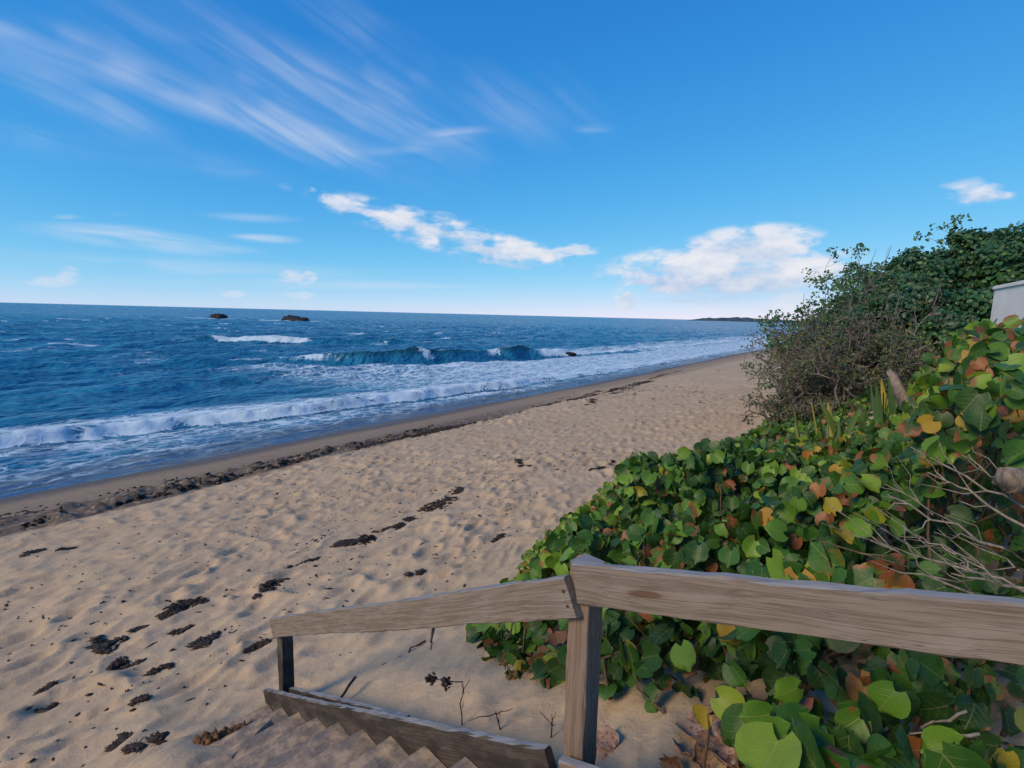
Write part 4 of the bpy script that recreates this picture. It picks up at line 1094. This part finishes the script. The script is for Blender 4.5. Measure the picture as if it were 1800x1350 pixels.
WEED = [((706, 930), (808, 862), .30, 'longest black seaweed clump, alone high on the open sand'),
        ((594, 964), (662, 933), .26, 'second black seaweed clump, toward the stairs from the longest one'),
        ((656, 936), (690, 927), .09, 'small seaweed tuft between the two biggest black clumps'),
        ((442, 1054), (504, 1020), .15, 'black seaweed clump in line with the far end of the lower handrail'),
        ((280, 1086), (362, 1056), .15, 'comma shaped black seaweed clump with a separate curl at its end'),
        ((172, 1146), (244, 1100), .20, 'broad ragged black seaweed clump nearest the water side of the trampled sand'),
        ((182, 1172), (254, 1160), .10, 'flat thin seaweed clump just below the broad ragged one'),
        ((306, 1148), (386, 1114), .12, 'slanting black seaweed clump with a forked upper end'),
        ((302, 1110), (336, 1104), .06, 'small seaweed curl between the comma shaped and the slanting clumps'),
        ((262, 1186), (300, 1172), .06, 'thin grey seaweed wisp under the slanting clump'),
        ((34, 984), (78, 968), .13, 'dark seaweed clump near the wrack line at the picture edge'),
        ((92, 976), (130, 966), .08, 'faint scattered weed beside the clump at the picture edge'),
        ((230, 1328), (276, 1302), .10, 'round dark seaweed knot at the bottom of the picture'),
        ((204, 1322), (222, 1302), .05, 'small seaweed scrap beside the round dark knot'),
        ((64, 1248), (98, 1232), .06, 'slim seaweed strip above the bottom picture edge'),
        ((66, 1220), (96, 1206), .04, 'short seaweed strip just above the slim one'),
        ((430, 1146), (474, 1134), .06, 'thin seaweed trail beside the far post of the lower handrail'),
        ((226, 1250), (258, 1236), .05, 'little pair of weed scraps below the flat thin clump'),
        ((505, 1000), (560, 985), .04, 'thread of weed scraps leading off from the black clump by the handrail'),
        ((716, 1020), (742, 1008), .06, 'small brown weed curl behind the lower handrail'),
        ((868, 958), (886, 940), .05, 'small dark weed sprig close to the lime green sea grape'),
        ((1028, 712), (1048, 702), .35, 'dark weed heap far up the beach, nearest of the distant three'),
        ((1068, 694), (1130, 676), .45, 'long dark weed streak far up the beach, middle of the distant three'),
        ((1136, 668), (1196, 652), .45, 'long dark weed streak farthest up the beach'),
        ((912, 830), (930, 824), .12, 'small dark weed lump in the middle of the beach'),
        ((918, 818), (905, 812), .10, 'ragged weed scrap just above the dark lump in the middle of the beach'),
        ((1040, 832), (1080, 815), .10, 'brown weed trail touching the light green sea grape')]
for i, (pa, pb, wd_, lab) in enumerate(WEED):
    weed(pa, pb, wd_ * .8, 1000 + i, lab)
weed((374, 1306), (412, 1282), .13, 1100, 'rusty brown seaweed tuft by the foot of the stairs', mat_weed2, .03)

# scraps and the long wrack line, too many to count
r = np.random.default_rng(1200)
def scatter(n, smin, smax, nmin, nmax, seed, dens_cut, scl):
    r = np.random.default_rng(seed); s = smin + (smax - smin) * r.random(n); nn = nmin + (nmax - nmin) * r.random(n)
    k = fbm(s * scl, nn * scl * 2.2, 3, seed) > dens_cut; return s[k], nn[k]
s1_, n1_ = scatter(5200, .5, 30, 4.2, 12.8, 1201, .60, .7); s2_, n2_ = scatter(2600, 20, 75, 4.5, 16, 1203, .60, .16); s3_, n3_ = scatter(700, .5, 12, 3.4, 13, 1205, .40, .4)
ss_ = np.concatenate([s1_, s2_, s3_]); nn_ = np.concatenate([n1_, n2_, n3_]); x_, y_ = to_xy(ss_, nn_); N = len(x_)
big = np.where(ss_ > 22, 2.6, 1.0)
S = np.stack([(.010 + .050 * r.random(N) ** 3) * big, (.006 + .016 * r.random(N) ** 2) * big, .006 + .010 * r.random(N)], 1)
V, F = lump_verts(np.column_stack([x_, y_, ground_z(x_, y_) + .003]), S, r)
tag(obj('seaweed_scraps', mesh_np('seaweed_scraps', V, F, smooth=False), mat_weed), 'scattered dark weed scraps all over the dry sand', 'seaweed', kind='stuff')
# wrack and clods along the low eroded step
NWK = 13000; s_w = r.random(NWK) * 34; line = np.interp(s_w, [0, 5.8, 12.9, 20, 34], [13.55, 13.15, 12.5, 12.4, 12.3])
row = r.random(NWK); n_w2 = line + np.where(row < .55, r.normal(.15, .13, NWK), r.normal(1.0, .42, NWK))
keep_w = (fbm(s_w * .9, n_w2 * 2.5, 4, 1211) > np.where(row < .55, .44, .52) + .17 * sstep(s_w, 12.5, 17))
s_w, n_w2 = s_w[keep_w], n_w2[keep_w]; x_, y_ = to_xy(s_w, n_w2); N = len(x_)
S = np.stack([.03 + .08 * r.random(N) ** 2, .02 + .05 * r.random(N) ** 2, .012 + .035 * r.random(N) ** 2], 1)
V, F = lump_verts(np.column_stack([x_, y_, ground_z(x_, y_) + .005]), S, r)
tag(obj('seaweed_wrack', mesh_np('seaweed_wrack', V, F, smooth=False), mat_weed), 'dark band of weed and clods along the low sand step above the swash', 'seaweed', kind='stuff')

# ------------------------------------------------------------------ dry leaves, sticks and sprouts by the stairs
mat_dry, t = material('dry_leaf'); oi = t.new('ShaderNodeObjectInfo').outputs['Random']; uv = t.new('ShaderNodeUVMap').outputs[0]
nz = t.noise(uv, 6, 4, .6); c = t.mix(oi, (.34, .17, .10), (.44, .30, .22)); c = t.mix(t.ss(nz, .45, .7), c, (.13, .055, .04))
t.out(t.bsdf(c, .7, t.bump(nz, .4, .01), .2))
DRY = []
for i in range(3):
    V, UV, F = leaf_base(5, 6, .5 - .3 * i, .6 * (i - .6), .2, .12, 60 + i); DRY.append(mesh_np('dry_leaf', V - (0, .5, 0), F, uv=UV)); DRY[-1].materials.append(mat_dry)
spots = [(1215, 1300), (1250, 1320), (1285, 1338), (1200, 1335), (1235, 1275), (1310, 1318), (1345, 1345), (1068, 1325), (1050, 1340), (1300, 1280), (1390, 1290), (1380, 1335), (1265, 1348), (1330, 1290), (1185, 1350), (1420, 1270), (1290, 1352), (1440, 1320), (1230, 1345), (1275, 1300)]
for i, (px, py) in enumerate(spots):
    q = on_ground(px, py); o = bpy.data.objects.new('dry_leaf', DRY[i % 3]); col.objects.link(o); z = gz(q[0], q[1])
    k = .10 + .05 * random.random(); o.scale = (k, k, k); o.location = (q[0], q[1], z + .022 + .012 * random.random()); o.rotation_euler = (random.gauss(0, .3), random.gauss(0, .3), random.random() * 6.28)
    tag(o, 'curled pinkish brown dry leaf in the litter on the sand under the sea grape', 'dry leaf', 'dry leaves on the sand')
r = np.random.default_rng(1300)
def stick(name, pa, pb, lift, rad_, label, mat, cat, bend=.03):
    A, B = Vector(on_ground(*pa)), Vector(on_ground(*pb)); A.z = gz(A.x, A.y) + rad_; B.z = gz(B.x, B.y) + lift
    pts = crooked(A, B, 6, bend, r); c_ = (A + B) / 2
    vs, fs = [], []; tube(vs, fs, [p - c_ for p in pts], np.linspace(rad_ * .4, rad_, 7), 6)
    o = obj(name, mesh_np(name, np.array(vs), np.array(fs)), mat, None, c_); return tag(o, label, cat)
stick('stick', (672, 1172), (748, 1130), .02, .010, 'thin dark stick lying on the sand below the lower handrail', mat_weed, 'stick')
stick('stick', (558, 1290), (625, 1213), .10, .012, 'pointed dark stick poking out beyond the stair stringer', mat_weed, 'stick', .01)
A = Vector(on_ground(752, 1140)); o = tube_obj('twig', [(crooked(Vector(at(765, 1095, 2.62)), Vector(at(757, 1142, 2.66)), 4, .06, r), np.linspace(.010, .004, 5))], mat_twig); tag(o, 'short curved twig hanging from the middle of the lower handrail', 'twig')
def sprout(px, py, h_, label, heads=0, seed=0):
    r = np.random.default_rng(1400 + seed); q = on_ground(px, py); p = Vector((q[0], q[1], gz(q[0], q[1]) - .01)); top = p + Vector((r.normal() * .02, r.normal() * .02, h_))
    root = empty('dry_sprout', p, label, 'sprout'); paths = [(crooked(p, top, 4, .03, r), np.linspace(.005, .003, 5))]
    for _ in range(3):
        m_ = p.lerp(top, .4 + .55 * r.random()); paths.append((crooked(m_, m_ + Vector((r.normal() * .07, r.normal() * .07, .03)), 3, .05, r), np.linspace(.003, .0015, 4)))
    ends = []
    for i in range(heads):
        e = top + Vector((-.10 - .09 * i, .02 * i, -.005)); paths.append((crooked(top, e, 3, .03, r), np.linspace(.003, .002, 4))); ends.append(e)
    tube_obj('stem', paths, mat_weed, root, 4)
    for e in ends:
        P = np.array(e)[None] + r.normal(0, .012, (26, 3)); V, F = lump_verts(P, .008 + .010 * r.random((26, 3)), r)
        o = obj('seed_head', mesh_np('seed_head', V, F, smooth=False), mat_weed, root); o.matrix_parent_inverse = Matrix.Translation(-Vector(root.location))
sprout(812, 1284, .28, 'dry sprout with two dark round seed heads behind the stair stringer', 2, 1)
sprout(880, 1292, .14, 'thin bare sprout between the seed headed sprout and the corner post', 0, 2)
sprout(968, 1300, .14, 'short sprout standing right beside the corner post', 0, 3)
